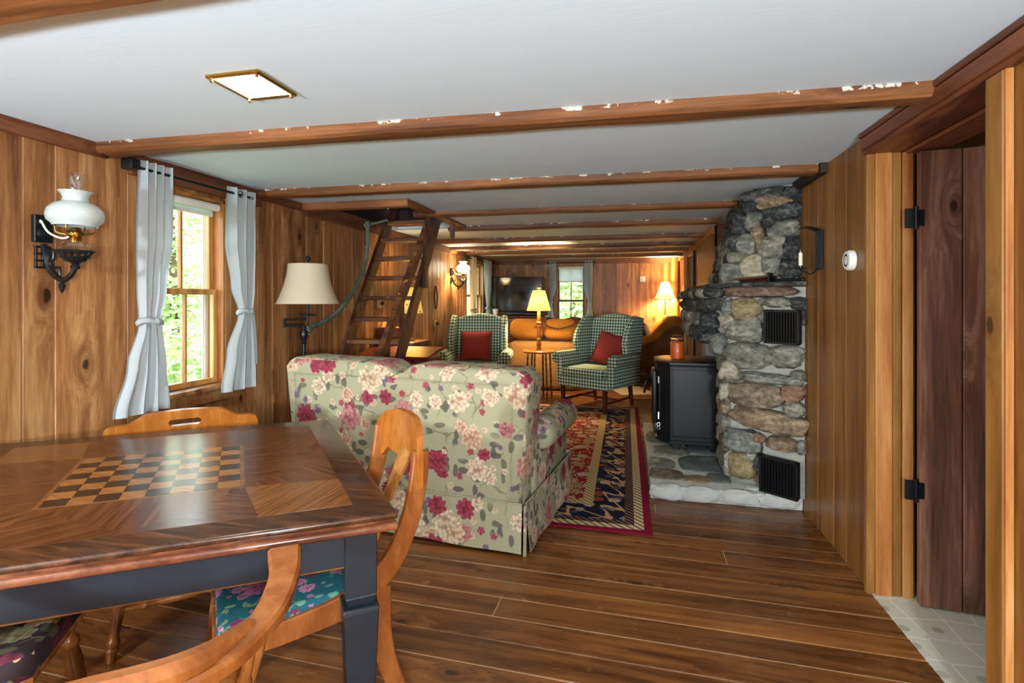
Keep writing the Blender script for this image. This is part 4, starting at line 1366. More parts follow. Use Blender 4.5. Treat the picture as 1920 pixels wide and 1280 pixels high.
vA = wood('veneer_walnut', ('#30170a', '#4c2812', '#663a1e'), 'X', knots=0, rough=.22, var=.10, gs=150, bmp=.03, stretch=.06)
vB = wood('veneer_light', ('#543216', '#684020', '#7c502c'), 'X', knots=0, rough=.22, var=.08, gs=160, bmp=.03, stretch=.06)
vD = wood('veneer_ebony', ('#120c09', '#1e1512', '#2c201a'), 'X', knots=0, rough=.22, var=.1, gs=150, bmp=.03, stretch=.06)
vL = wood('veneer_board_light', ('#6c4420', '#7e522a', '#906236'), 'X', knots=0, rough=.22, var=.05, gs=200, bmp=.02, stretch=.06)
BQ = .25
zt = .7595
bo = BQ + .012
bc = [T2(-bo, -bo), T2(bo, -bo), T2(bo, bo), T2(-bo, bo)]
IA, IB = HA - .10, HB - .10
oc = [T2(-IA, -IB), T2(IA, -IB), T2(IA, IB), T2(-IA, IB)]
om = [T2(0, -IB), T2(IA, 0), T2(0, IB), T2(-IA, 0)]
for i in range(4):
    j = (i + 1) % 4
    q1 = oc[i] * .55 + om[i] * .45
    q2 = oc[j] * .55 + om[i] * .45
    g0 = al[i % 2]
    flat_piece('veneer_piece', [bc[i], q1, om[i]], zt, .0006, g0 + 28, vA, tb)
    flat_piece('veneer_piece', [bc[i], om[i], bc[j]], zt, .0006, g0 + 90, vA, tb)
    flat_piece('veneer_piece', [om[i], q2, bc[j]], zt, .0006, g0 - 28, vA, tb)
    h = (i - 1) % 4
    p1 = oc[i] * .55 + om[h] * .45
    flat_piece('veneer_piece', [bc[i], p1, oc[i], q1], zt, .0006, g0 + 45 + 90 * (i % 2), vB if i % 2 else vA, tb)
flat_piece('board_border', bc, zt, .0007, al[0], vB, tb)
sq = 2 * BQ / 8
sqm = {}
for m_ in (vL, vD):
    o_ = G().prism([tuple(T2(a, b, sq / 2 * .985)) for a, b in ((-1, -1), (1, -1), (1, 1), (-1, 1))], .0006).mesh('chess_square', 0)
    o_.materials.append(m_)
    sqm[m_] = o_
for i in range(8):
    for j in range(8):
        p = T2(-BQ + (i + .5) * sq, -BQ + (j + .5) * sq)
        link('chess_square', sqm[vD if (i + j) % 2 == 0 else vL], None, tb, (p.x, p.y, zt + .0006))
# apron boards and legs
LI = .085
for (a0, b0, a1, b1) in ((-1, -1, 1, -1), (1, -1, 1, 1), (1, 1, -1, 1), (-1, 1, -1, -1)):
    p0, p1 = T2(a0 * (HA - LI), b0 * (HB - LI)), T2(a1 * (HA - LI), b1 * (HB - LI))
    G().sweep([(p0.x, p0.y, .655), (p1.x, p1.y, .655)], (0, 0, 1), .11, .022, 0, .06).obj('apron', MT['navy'], tb, smooth=0)
    G().sweep([(p0.x, p0.y, .599), (p1.x, p1.y, .599)], (0, 0, 1), .004, .025, 0, .06).obj('worn_edge', vB, tb, smooth=0)
for sa in (-1, 1):
    for sb in (-1, 1):
        p = T2(sa * (HA - LI), sb * (HB - LI))
        lg_ = empty('leg', (p.x, p.y, 0), math.radians(37))
        lg_.parent = tb

        def fr(z0, w0, z1, w1, nm, mt=MT['navy']):
            vs_ = [(x * w / 2, y * w / 2, z) for z, w in ((z0, w0), (z1, w1)) for x, y in ((-1, -1), (1, -1), (1, 1), (-1, 1))]
            t = bmesh.new()
            bv = [t.verts.new(v) for v in vs_]
            for f in ((3, 2, 1, 0), (4, 5, 6, 7), (0, 1, 5, 4), (1, 2, 6, 5), (2, 3, 7, 6), (3, 0, 4, 7)): t.faces.new([bv[q] for q in f])
            bmesh.ops.bevel(t, geom=t.edges[:], offset=.0025, segments=1, affect='EDGES')
            g_ = G()
            g_.merge(t)
            g_.obj(nm, mt, lg_)
        fr(.525, .084, .71, .084, 'upper_block')
        fr(.497, .068, .525, .084, 'neck')
        fr(.485, .098, .497, .094, 'collar')
        fr(.0, .058, .485, .094, 'shaft')

# ------------------------------------------------------------------ chairs round the table


def plate_hole(outer, inner, th, bend=0, M=None):
    """flat plate in XZ with a hole, thickness along y, bent round a vertical axis"""
    t = bmesh.new()

    def loop(pts):
        v = [t.verts.new((x, 0, z)) for x, z in pts]
        return [t.edges.new((v[i_], v[(i_ + 1) % len(v)])) for i_ in range(len(v))]
    es = loop(outer) + (loop(inner) if inner else [])
    bmesh.ops.triangle_fill(t, edges=es, use_beauty=True)
    bmesh.ops.subdivide_edges(t, edges=[e for e in t.edges if e.calc_length() > .06], cuts=2)
    bmesh.ops.triangulate(t, faces=t.faces)
    r_ = bmesh.ops.extrude_face_region(t, geom=t.faces[:])
    for v in r_['geom']:
        if isinstance(v, bmesh.types.BMVert): v.co.y += th
    if bend:
        for v in t.verts:
            x = v.co.x
            v.co.y += bend * x * x
    bmesh.ops.recalc_face_normals(t, faces=t.faces)
    g = G()
    g.merge(t, M)
    return g


LEGP = [(0, .014), (.06, .017), (.10, .021), (.12, .017), (.14, .022), (.17, .022), (.19, .017), (.24, .016), (.42, .022), (.58, .024), (.70, .019), (.72, .024), (.76, .024), (.78, .018), (.9, .017), (1, .014)]
STP = [(0, .009), (.12, .011), (.18, .013), (.2, .017), (.23, .017), (.25, .012), (.40, .017), (.6, .017), (.75, .012), (.77, .017), (.80, .017), (.82, .013), (.88, .011), (1, .009)]


def seat_outline(wf, wb, d):
    return [(-wf / 2 + .03, d / 2), (wf / 2 - .03, d / 2), (wf / 2, d / 2 - .05), (wf / 2 + .01, .02), (wb / 2, -d / 2 + .06), (wb / 2 - .06, -d / 2), (-wb / 2 + .06, -d / 2), (-wb / 2, -d / 2 + .06), (-wf / 2 - .01, .02), (-wf / 2, d / 2 - .05)]


def undercarriage(r, wd, d, seat_z, mat):
    top = [(-wd * .36, d * .34), (wd * .36, d * .34), (wd * .34, -d * .34), (-wd * .34, -d * .34)]
    bot = [(-wd * .46, d * .46), (wd * .46, d * .46), (wd * .44, -d * .5), (-wd * .44, -d * .5)]
    for (a, b), (c, e) in zip(top, bot):
        G().turned((c, e, 0), (a, b, seat_z), LEGP).obj('leg', mat, r)

    def lp(i_, t): return (top[i_][0] * t + bot[i_][0] * (1 - t), top[i_][1] * t + bot[i_][1] * (1 - t), seat_z * t)
    for i_, j_, t in ((0, 1, .42), (0, 3, .34), (1, 2, .34), (2, 3, .42)):
        G().turned(lp(i_, t), lp(j_, t), STP).obj('stretcher', mat, r)


def captain_chair(loc, rz, label):
    """low bow-back armchair; faces local +y"""
    r = empty('captain_chair', loc, rz, label, 'chair', 'wooden chairs around the game table')
    m = W['chairb']
    G().prism(seat_outline(.46, .42, .44), .035, Matrix.Translation((0, 0, .41)), .012, 3).obj('seat', m, r)
    undercarriage(r, .46, .44, .412, W['leg'])
    bow = [(.325, .17, .715), (.335, .05, .705), (.31, -.10, .70), (.22, -.22, .70), (0, -.275, .70), (-.22, -.22, .70), (-.31, -.10, .70), (-.335, .05, .705), (-.325, .17, .715)]
    G().sweep(bow, (0, 0, 1), .032, [.075, .062, .058, .062, .066, .062, .058, .062, .075], 7, .2).obj('arm_bow', m, r)
    cr = [(.295, -.11, .708), (.22, -.215, .716), (.10, -.262, .722), (0, -.275, .724), (-.10, -.262, .722), (-.22, -.215, .716), (-.295, -.11, .708)]
    G().sweep(cr, (0, 0, 1), [.03, .055, .07, .074, .07, .055, .03], [.03, .05, .052, .052, .052, .05, .03], 7, .3).obj('crest_rail', m, r)
    for x, y in ((-.31, .08), (.31, .08), (-.30, -.08), (.30, -.08), (-.19, -.225), (.19, -.225), (-.06, -.262), (.06, -.262)):
        G().turned((x * .82, y * .74, .435), (x, y, .695), [(0, .009), (.2, .011), (.45, .016), (.55, .016), (.6, .011), (1, .009)]).obj('spindle', W['leg'], r)
    return r


def crest_outline(wd, h0, h1):
    o_ = [(-wd / 2, 0), (wd / 2, 0), (wd / 2 + .006, h0 * .55), (wd / 2 - .004, h0 * .9), (wd / 2 - .03, h0), (wd * .36, h0 * .98), (wd * .27, h1 * .93), (wd * .22, h1), (0, h1 + .004)]
    return o_ + [(-x, z) for x, z in o_[-2:1:-1]]


def slot(w_, h_, z):
    return [(w_ / 2 * math.cos(t) if abs(math.cos(t)) > 2 else math.copysign(w_ / 2 - h_ / 2, math.cos(t)) + h_ / 2 * math.cos(t), z + h_ / 2 * math.sin(t)) for t in [i_ * PI / 8 + .01 for i_ in range(16)]]


def mates_chair(loc, rz, label):
    r = empty('mates_chair', loc, rz, label, 'chair', 'wooden chairs around the game table')
    m = W['chair']
    G().prism(seat_outline(.48, .44, .44), .035, Matrix.Translation((0, 0, .41)), .012, 3).obj('seat', m, r)
    undercarriage(r, .46, .44, .412, W['leg'])
    g = plate_hole(crest_outline(.60, .085, .125), slot(.13, .032, .07), .024, .35)
    g.obj('crest_rail', m, r, (0, -.30, .70), (math.radians(-8), 0, 0), smooth=40)
    for x in (-.27, -.18, -.09, 0, .09, .18, .27):
        G().turned((x * .72, -.19, .435), (x, -.29 + .35 * x * x + .012, .715), [(0, .01), (.2, .012), (.45, .017), (.55, .017), (.6, .012), (1, .01)]).obj('spindle', m, r)
    return r


def klismos_chair(loc, rz, label):
    """sabre-legged chair with curved tablet back; faces local +y"""
    r = empty('sabre_leg_chair', loc, rz, label, 'chair', 'wooden chairs around the game table')
    m = W['chairb']
    for sx in (-1, 1):
        G().sweep([(sx * .205, -.325, .86), (sx * .205, -.315, .76), (sx * .205, -.285, .64), (sx * .207, -.225, .53), (sx * .21, -.12, .455), (sx * .215, .04, .43), (sx * .225, .235, .425)], (1, 0, 0), .026, [.05, .055, .058, .066, .075, .065, .06], 6, .15).obj('side_rail', m, r)
        G().sweep([(sx * .208, -.185, .47), (sx * .208, -.20, .30), (sx * .21, -.25, .14), (sx * .215, -.335, 0)], (1, 0, 0), .028, [.08, .062, .05, .042], 6, .15).obj('leg', m, r)
        G().sweep([(sx * .222, .20, .43), (sx * .223, .225, .28), (sx * .225, .245, .14), (sx * .228, .29, 0)], (1, 0, 0), .028, [.06, .052, .044, .038], 6, .15).obj('leg', m, r)
    G().box((0, .232, .425), (.43, .024, .055), .004, 1).obj('front_rail', m, r)
    G().box((0, -.17, .435), (.40, .024, .05), .004, 1).obj('rear_rail', m, r)
    G().prism([(-.205, -.16), (.205, -.16), (.222, .235), (-.222, .235)], .05, Matrix.Translation((0, 0, .435)), .018, 3).obj('seat_pad', MT['blue'], r, smooth=60)

    # tablet crest: concave plate with rounded, drooping ends
    out = [(0, .94), (.09, .937), (.16, .92), (.205, .888), (.228, .84), (.23, .78), (.222, .745), (.20, .735), (.175, .76), (.15, .785), (.10, .775), (.05, .768), (0, .766)]
    out = out + [(-x, z) for x, z in out[-2:0:-1]]
    g = plate_hole(out, None, .022, .9)
    g.obj('crest', W['chair'], r, (0, -.372, 0), smooth=40)
    vase = [(0, .81), (.045, .81), (.05, .78), (.035, .72), (.03, .66), (.042, .60), (.06, .55), (.055, .50), (.035, .46), (0, .455)]
    vase = vase + [(-x, z) for x, z in vase[-2:0:-1]]
    g = plate_hole(vase, None, .012)
    t = g.b
    for v in t.verts: v.co.y += -.365 + (.82 - v.co.z) * .48
    g.obj('splat', W['leg'], r, smooth=40)
    for sx in (-1, 1):
        G().box((sx * .205, -.318, .815), (.014, .014, .03), .002, 1).obj('peg', m, r)
    return r


def tapestry_chair(loc, rz, label):
    r = empty('upholstered_chair', loc, rz, label, 'chair', 'wooden chairs around the game table')
    G().prism(seat_outline(.44, .42, .42), .02, Matrix.Translation((0, 0, .40)), .006, 2).obj('seat_frame', W['leg'], r)
    G().prism(seat_outline(.45, .43, .43), .075, Matrix.Translation((0, 0, .41)), .028, 4).obj('seat_pad', MT['tap'], r, smooth=70)
    undercarriage(r, .42, .40, .402, W['leg'])
    for x in (-.19, .19): G().sweep([(x, -.17, .40), (x, -.21, .6), (x, -.27, .86)], (1, 0, 0), .03, .035, 4).obj('back_post', W['leg'], r)
    for z, y in ((.80, -.25), (.62, -.212)): G().box((0, y, z), (.38, .02, .06), .006, 2).obj('back_slat', W['leg'], r)
    return r


captain_chair((-1.02, .79, 0), math.radians(31), 'rounded low-back wooden armchair with thick crest rail at the table edge facing the ceiling light')
mates_chair((-1.85, 1.80, 0), math.radians(-137), 'honey pine chair with a handle slot in its crest, between game table and window')
klismos_chair((-1.022, 1.437, 0), math.radians(134), 'sabre-legged chair with curved tablet back and teal floral seat, beside the floral sofa back')
tapestry_chair((-1.695, .998, 0), math.radians(-57), 'wooden chair with dark tapestry cushion tucked under the game table')

# ------------------------------------------------------------------ floral sofa
SFR = math.radians(-6.5)
sf = empty('floral_sofa', (-1.25, 3.20, .0095), SFR, 'sage green floral loveseat with its back to the game table', 'sofa')
FL = MT['sofa']
# faces local +y; outer back at y = -.5
n = 48
out = [(-.73, .10), (.73, .10)]
top = []
for i in range(n + 1):
    x = .73 - 1.46 * i / n
    t = abs(x)
    z = .965 - .075 * math.exp(-(x / .06) ** 2) * .8
    edge = max(0, (t - .64) / .09)
    z -= .055 * edge ** 2.2
    z += -.012 * (x / .75)
    top.append((x, z))
out += top
Mx = Matrix.Translation((0, -.20, 0)) @ Matrix.Rotation(PI / 2, 4, 'X')
g = G()
g.prism(out, .30, Mx, .055, 5)
for v in g.b.verts:
    v.co.y += -.02 * (v.co.z - .5) + 0
    v.co.x *= 1 + .22 * max(0, v.co.z - .45)
g.obj('backrest', FL, sf, smooth=50)
for x0, x1, z, nm in ((-.735, .735, .885, 'piping'),):
    G().tube([(x0 + (x1 - x0) * q / 10, -.508 - .02 * .38, z - .004 * math.sin(q)) for q in range(11)], .0035, 6).obj(nm, FL, sf)
for sx in (-1, 1):
    G().tube([(sx * .70, -.505, .27), (sx * .705, -.508, .6), (sx * .712, -.51, .885)], .003, 6).obj('piping', FL, sf)
# skirt panels
for (p0, p1, nm) in (((-.775, -.505), (.765, -.505), 'skirt_panel'), ((.775, -.49), (.79, .49), 'skirt_panel'), ((-.79, .49), (-.775, -.49), 'skirt_panel'), ((.79, .505), (-.79, .505), 'skirt_panel')):
    p0, p1 = Vector(p0), Vector(p1)
    d = (p1 - p0).normalized()
    nn = Vector((d.y, -d.x))
    ln = (p1 - p0).length
    def fn(u, v):
        fl = .02 * v + .006 * math.sin(u * 17 + 1) * v
        p = p0 + d * (ln * u) + nn * (fl + .004)
        return (p.x, p.y, .262 - v * .252)
    G().grid(fn, 24, 4).obj(nm, FL, sf, smooth=60)
    G().tube([(p0.x + nn.x * .006, p0.y + nn.y * .006, .264), (p1.x + nn.x * .006, p1.y + nn.y * .006, .264)], .004, 6).obj('piping', FL, sf)
G().grid(lambda u, v: (.772 + .012 * math.sin(u * PI), -.50 + u * .04 - .01 * v, .25 - v * .265 + .02 * u), 4, 3).obj('kick_pleat', FL, sf, smooth=60)
G().box((0, .03, .25), (1.5, .92, .30), .03, 3).obj('base', FL, sf)
for sx in (-1, 1):
    a_ = empty('arm', (sx * .70, 0, 0))
    a_.parent = sf
    G().box((0, .10, .36), (.14, .80, .42), .04, 4).obj('arm_panel', FL, a_)
    G().lathe([(0, -.003), (.07, 0), (.095, .03), (.098, .1), (.098, .66), (.09, .70), (.07, .715), (0, .72)], 24, M=Matrix.Translation((sx * .05, -.20, .54)) @ Matrix.Rotation(-PI / 2, 4, 'X')).obj('arm_roll', FL, a_, smooth=60)
for sx in (-1, 1):
    G().box((sx * .315, .14, .45), (.62, .66, .15), .05, 4).obj('seat_cushion', FL, sf, smooth=60)
    G().box((sx * .315, -.12, .70), (.62, .2, .42), .07, 4, rot=(math.radians(-10), 0, 0)).obj('back_cushion', FL, sf, smooth=60)

# rug
rug = empty('persian_rug', (-.815, 4.745, 0.0015), math.radians(.4), 'red oriental rug with navy patterned border under the floral loveseat', 'rug')
G().box((0, 0, .004), (1.86, 3.5, .008), .003, 1).obj('rug_pile', M_RUG, rug)


# ------------------------------------------------------------------ wing chairs
def wing_chair(loc, rz, label):
    r = empty('wing_chair', loc, rz, label, 'armchair', 'green gingham wing chairs')
    F = MT['ging']
    G().box((0, -.045, .345), (.70, .71, .15), .03, 3).obj('seat_base', F, r, smooth=60)
    G().box((0, -.07, .462), (.60, .66, .105), .035, 4).obj('seat_cushion', F, r, smooth=60)
    nb = 16
    ol = [(-.30, .38), (.30, .38)] + [(.325 - .65 * i_ / nb, 1.085 + .07 * math.sin(PI * i_ / nb)) for i_ in range(nb + 1)]
    Mb = Matrix.Translation((0, .33, 0)) @ Matrix.Rotation(PI / 2, 4, 'X')
    g = G().prism(ol, .13, Mb, .03, 3)
    for v in g.b.verts: v.co.y += (v.co.z - .4) * .17
    g.obj('backrest', F, r, smooth=60)
    for sx in (-1, 1):
        wo = [(.36, .56), (.06, .60), (-.03, .68), (-.075, .80), (-.055, .92), (.01, 1.03), (.09, 1.115), (.17, 1.135), (.36, 1.10)]
        Mw = Matrix.Translation((sx * .345 - .0375, 0, 0)) @ Matrix(((0, 0, 1, 0), (1, 0, 0, 0), (0, 1, 0, 0), (0, 0, 0, 1)))
        g = G().prism(wo, .075, Mw, .022, 3)
        for v in g.b.verts:
            v.co.y += (v.co.z - .4) * .15 - .02
            v.co.x += sx * .05 * max(0, .25 - v.co.y)
        g.obj('wing', F, r, smooth=60)
        ar = empty('arm', (sx * .375, 0, 0))
        ar.parent = r
        G().box((-sx * .01, -.04, .46), (.09, .66, .34), .03, 3).obj('arm_panel', F, ar, smooth=60)
        G().lathe([(0, -.004), (.05, 0), (.07, .015), (.075, .05), (.075, .56), (.05, .6), (0, .6)], 20, M=Matrix.Translation((sx * .025, -.375, .615)) @ Matrix.Rotation(-PI / 2, 4, 'X') @ Matrix.Rotation(math.radians(0), 4, 'Z')).obj('arm_roll', F, ar, smooth=60)
        G().tube([(sx * .025 + .062 * math.cos(t), -.378, .615 + .062 * math.sin(t)) for t in [i_ * PI / 9 for i_ in range(19)]], .005, 6).obj('piping', F, ar)
    for x, y, lean in ((-.30, -.36, 0), (.30, -.36, 0), (-.27, .27, .06), (.27, .27, .06)):
        g = G().sweep([(x, y, .28), (x, y + lean, 0)], (1, 0, 0), [.048, .038], [.048, .038], 0, .12)
        g.obj('leg', W['mahog'], r, smooth=20)
    for p0, p1 in (((-.29, -.34, .11), (-.27, .29, .11)), ((.29, -.34, .11), (.27, .29, .11)), ((-.28, 0, .11), (.28, 0, .11))):
        G().sweep([p0, p1], (0, 0, 1), .03, .016, 0, .1).obj('stretcher', W['mahog'], r, smooth=20)
    G().tube([(-.28, -.396, .405), (.28, -.396, .405)], .004, 6).obj('piping', F, r)
    return r


def cushion(loc, rot, label, s=.4):
    r = empty('throw_cushion', loc, 0, label, 'cushion', 'red cushions on the wing chairs')
    r.rotation_euler = rot

    def pil(sg):
        def fn(u, v):
            a, b = u * 2 - 1, v * 2 - 1
            h = (1 - abs(a) ** 2.6) * (1 - abs(b) ** 2.6)
            pin = 1 - .05 * (1 - a * a) * abs(b) ** 3
            pin2 = 1 - .05 * (1 - b * b) * abs(a) ** 3
            return (a * s / 2 * pin2, sg * (.065 * h ** .6), b * s / 2 * pin + s / 2)
        return fn
    g = G()
    g.grid(pil(-1), 16, 16)
    g.grid(pil(1), 16, 16)
    bmesh.ops.remove_doubles(g.b, verts=g.b.verts, dist=.0005)
    g.obj('cushion_cover', MT['red'], r, smooth=80)
    return r


WL = (-1.98, 6.52, 0)
WR = (-.37, 6.50, 0.0098)
wing_chair(WL, math.radians(9), 'green gingham wing chair by the wall, nearer the ladder stair')
wing_chair(WR, math.radians(-29), 'green gingham wing chair with visible dark legs, nearer the wood stove')


def loc_in(o, rz, p):
    c, s = math.cos(rz), math.sin(rz)
    return (o[0] + p[0] * c - p[1] * s, o[1] + p[0] * s + p[1] * c, o[2] + p[2])


cushion(loc_in(WL, math.radians(9), (-.03, .03, .525)), (math.radians(-20), 0, math.radians(9)), 'red woven cushion standing square on the wing chair nearer the ladder stair', .42)
cushion(loc_in(WR, math.radians(-29), (.04, .02, .52)), (math.radians(-22), math.radians(12), math.radians(-29)), 'red woven cushion leaning tilted on the wing chair nearer the stove', .42)
# ------------------------------------------------------------------ lamps and further furniture
fl_ = empty('floor_lamp', (-2.29, 3.26, 0), math.radians(12), 'dark metal swing-arm floor lamp with cream bell shade behind the floral sofa', 'floor lamp')
BZ = MT['bronze']
G().lathe([(0, 0), (.14, 0), (.14, .012), (.05, .03), (.02, .05), (0, .05)], 24).obj('base', BZ, fl_)
G().lathe([(.011, .05), (.012, 1.02), (.02, 1.03), (.014, 1.04), (.026, 1.07), (.03, 1.10), (.018, 1.125), (.012, 1.15), (0, 1.16)], 16).obj('pole', BZ, fl_)
sw = G().rod((0, 0, 1.15), (-.14, 0, 1.155), .009).rod((-.14, 0, 1.14), (-.14, 0, 1.205), .011).rod((-.14, 0, 1.195), (.02, 0, 1.20), .009)
sw.obj('swing_arm', BZ, fl_)
G().rod((.03, 0, 1.18), (.03, 0, 1.63), .008).lathe([(0, 0), (.065, 0), (.06, .008), (0, .014)], 20, (.03, 0, 1.225)).obj('lamp_stem', BZ, fl_)


def bell(r0, r1, h, k=.35, nn=10):
    return [(r0 + (r1 - r0) * (t ** (1 + k) if False else (t * (1 - k) + k * t * t)), h * (1 - t)) for t in [i_ / nn for i_ in range(nn + 1)]]


G().openlathe(bell(.135, .215, .285, .75), 40, (.03, 0, 1.31)).obj('lamp_shade', MT['shade'], fl_, smooth=80)
G().ell((.03, 0, 1.635), (.018, .018, .018)).obj('finial', BZ, fl_)

# open-topped floor lamps added out of view to brighten the room
for tx, ty, pw_, lab in ((-1.9, -.9, 80, 'added unseen fill lamp with white cylinder shade at the near end by the side wall'), (.55, -.8, 80, 'added unseen fill lamp with white cylinder shade at the near end by the golden boards')):
    r = empty('floor_lamp', (tx, ty, 0), 0, lab, 'floor lamp')
    G().lathe([(0, 0), (.13, 0), (.13, .015), (.02, .03), (.012, .05), (.012, 1.1), (0, 1.1)], 18).obj('pole', MT['iron'], r)
    G().openlathe([(.16, 1.0), (.16, 1.12)], 24).obj('lamp_shade', MT['curtain'], r)
    point('near_fill_light', (tx, ty, 1.24), pw_, (.86, .94, 1), .09)

# small white-topped side table by the floral sofa
wt = empty('side_table', (-2.36, 3.28 - .35, 0), 0, 'low white side table between the board wall and the floral sofa', 'side table')
G().box((0, 0, .44), (.26, .32, .025), .006, 2).obj('table_top', MT['white'], wt)
for sx in (-1, 1):
    for s2 in (-1, 1): G().sweep([(sx * .10, s2 * .13, .43), (sx * .115, s2 * .145, 0)], (1, 0, 0), [.03, .02], [.03, .02], 0).obj('leg', MT['white'], wt)
G().box((0, 0, .41), (.2, .26, .04), .004, 1).obj('apron', MT['white'], wt)

# lamp table between the wing chairs
lt = empty('lamp_table', (-1.205, 6.86, 0), 0, 'round maple lamp table with turned post lamp between the gingham chairs', 'lamp table')
G().lathe([(0, .625), (.20, .625), (.225, .635), (.228, .648), (.22, .655), (.21, .66), (0, .66)], 32, sx=1, sy=.85).obj('table_top', W['chair'], lt, smooth=40)
for q in range(6):
    a_ = q * PI / 3 + .3
    G().turned((.18 * math.cos(a_), .15 * math.sin(a_), 0), (.15 * math.cos(a_), .125 * math.sin(a_), .63), [(0, .010)] + [(t, .009 + .006 * (k_ % 2)) for k_, t in enumerate([i_ / 16 for i_ in range(1, 16)])] + [(1, .01)]).obj('leg', W['mahog'], lt)
G().turned((0, 0, .66), (0, 0, 1.2), [(0, .034), (.1, .024), (.13, .034), (.17, .036), (.2, .026), (.24, .026), (.28, .034), (.3, .024), (.5, .026), (.58, .02), (.6, .032), (.63, .024), (.66, .034), (.7, .036), (.72, .022), (.8, .026), (.95, .022), (1, .012)], 16).obj('lamp_post', W['chair'], lt)
G().openlathe([(.085, .275), (.165, .0)], 32, (0, 0, 1.195)).obj('lamp_shade', MT['floralshade'], lt, smooth=80)
G().lathe([(0, 0), (.012, 0), (.02, .02), (.012, .035), (.026, .05), (.018, .075), (0, .08)], 12, (0, 0, 1.455)).obj('finial', MT['brass'], lt)
point('lamp_table_bulb', (-1.205, 6.86, 1.31), 28)

# ochre recliner sofa seen from behind
rc = empty('recliner', (-1.27, 7.78, 0), 0, 'ochre and brown padded recliner loveseat seen from behind the lamp table', 'sofa')
G().box((0, 0, .365), (1.02, .60, .71), .08, 4).obj('back_panel', MT['suede'], rc, smooth=60)
for sx in (-1, 1): G().box((sx * .26, -.05, .90), (.535, .34, .31), .12, 5).obj('headrest', MT['leather'], rc, smooth=60)
for sx in (-1, 1): G().box((sx * .52, .25, .40), (.2, .8, .55), .08, 4).obj('arm', MT['suede'], rc, smooth=60)
G().box((0, .36, .38), (.82, .5, .2), .06, 3).obj('seat', MT['leather'], rc, smooth=60)
G().grid(lambda u, v: (-.12 + u * .66, -.24 + .5 * v, 1.062 + .02 * math.sin(u * 9) - .10 * (2 * v - 1) ** 2 * 1.4 + .004), 20, 10).obj('throw', MT['lace'], rc, smooth=80)

# tv cabinet and television in the far corner
tvc = empty('tv_cabinet', (-1.91, 8.98, 0), 0, 'dark wooden cabinet under the television in the far corner', 'cabinet')
G().box((0, 0, .52), (.94, .42, 1.0), .008, 2).obj('body', W['mahog'], tvc)
G().box((0, 0, 1.045), (.98, .46, .04), .012, 3).obj('top', W['mahog'], tvc)
for sx in (-1, 1):
    d_ = G().box((sx * .235, -.215, .5), (.44, .018, .86), .006, 1).obj('door', W['mahog'], tvc)
    G().ell((sx * .06, -.235, .55), (.012, .012, .012)).obj('knob', MT['brass'], d_)
tv = empty('television', (-1.96, 8.93, 1.066), math.radians(4), 'flat black television standing on the dark corner cabinet', 'television')
G().box((0, 0, .375), (.90, .035, .62), .006, 2).obj('casing', MT['plastic'], tv)
G().box((0, -.0185, .38), (.872, .003, .585)).obj('screen', MT['screen'], tv, smooth=0)
G().box((0, .01, .035), (.12, .03, .07), .004, 1).obj('stand_neck', MT['plastic'], tv)
G().box((0, 0, .008), (.42, .18, .015), .006, 2).obj('stand_foot', MT['plastic'], tv)
wc = empty('webcam', (-2.02, 8.955, 1.755), 0, 'small black camera perched on top of the television', 'camera')
G().box((0, 0, .035), (.05, .04, .05), .008, 2).obj('body', MT['plastic'], wc)
G().box((0, 0, .008), (.04, .05, .012), .003, 1).obj('clip', MT['plastic'], wc)
G().lathe([(0, 0), (.012, 0), (.012, .008), (0, .01)], 12, M=Matrix.Translation((0, -.02, .04)) @ Matrix.Rotation(PI / 2, 4, 'X')).obj('lens', MT['screen'], wc)
sb_ = empty('speaker_bar', (-1.85, 8.79, 1.066), 0, 'long dark sound bar lying in front of the television', 'sound bar')
G().box((.02, 0, .03), (.62, .07, .055), .02, 3).obj('body', MT['plastic'], sb_)
G().rod((-.30, 0, .03), (-.288, 0, .03), .026, seg=14).obj('end_cap', MT['iron'], sb_)
cp = empty('paper_cup', (-2.33, 8.80, 1.066), 0, 'white cup standing at the end of the tv cabinet', 'cup')
G().openlathe([(0, .002), (.045, .002), (.06, .12)], 20).obj('cup_wall', MT['white'], cp)
G().lathe([(0, .09), (.055, .09)], 20).obj('cup_rim', MT['white'], cp)

# tan sofa along the right wall, facing the room
ts = empty('tan_sofa', (.40, 8.70, 0), 0, 'tan and brown rolled-arm sofa on dark turned legs by the rear doorway', 'sofa')
G().box((.0, .1, .42), (.74, 1.25, .28), .04, 3).obj('base', MT['brown'], ts, smooth=60)
for s2 in (-.5, .70):
    a_ = empty('arm', (0, s2, 0))
    a_.parent = ts
    g = G().prism([(-.36, .30), (.36, .30), (.40, .95), (.30, .98), (.12, .88), (-.02, .72), (-.22, .66), (-.34, .62)], .13, Matrix.Translation((0, .065, 0)) @ Matrix.Rotation(PI / 2, 4, 'X'), .03, 3)
    g.obj('arm_panel', MT['brown'], a_, smooth=60)
    G().tube([(-.34, 0, .64), (-.2, 0, .70), (-.02, 0, .76), (.12, 0, .92), (.3, 0, 1.0), (.40, 0, .96)], [.07, .075, .075, .08, .09, .09], 14, 4).obj('arm_roll', MT['tan'], a_, smooth=60)
G().box((.29, .1, .78), (.2, 1.3, .5), .06, 4).obj('backrest', MT['tan'], ts, smooth=60)
for q in range(4):
    G().box((.27, -.36 + q * .3, .99), (.24, .3, .2), .08, 4).obj('back_tuft', MT['tan'], ts, smooth=60)
G().box((-.04, .1, .57), (.6, 1.1, .13), .05, 4).obj('seat_cushion', MT['brown'], ts, smooth=60)
for x, y in ((-.31, -.48), (.31, -.48), (-.31, .68), (.31, .68)):
    G().turned((x, y, 0), (x, y, .30), [(0, .02), (.08, .03), (.15, .02), (.4, .03), (.6, .055), (.8, .06), (1, .045)], 14).obj('leg', W['mahog'], ts)
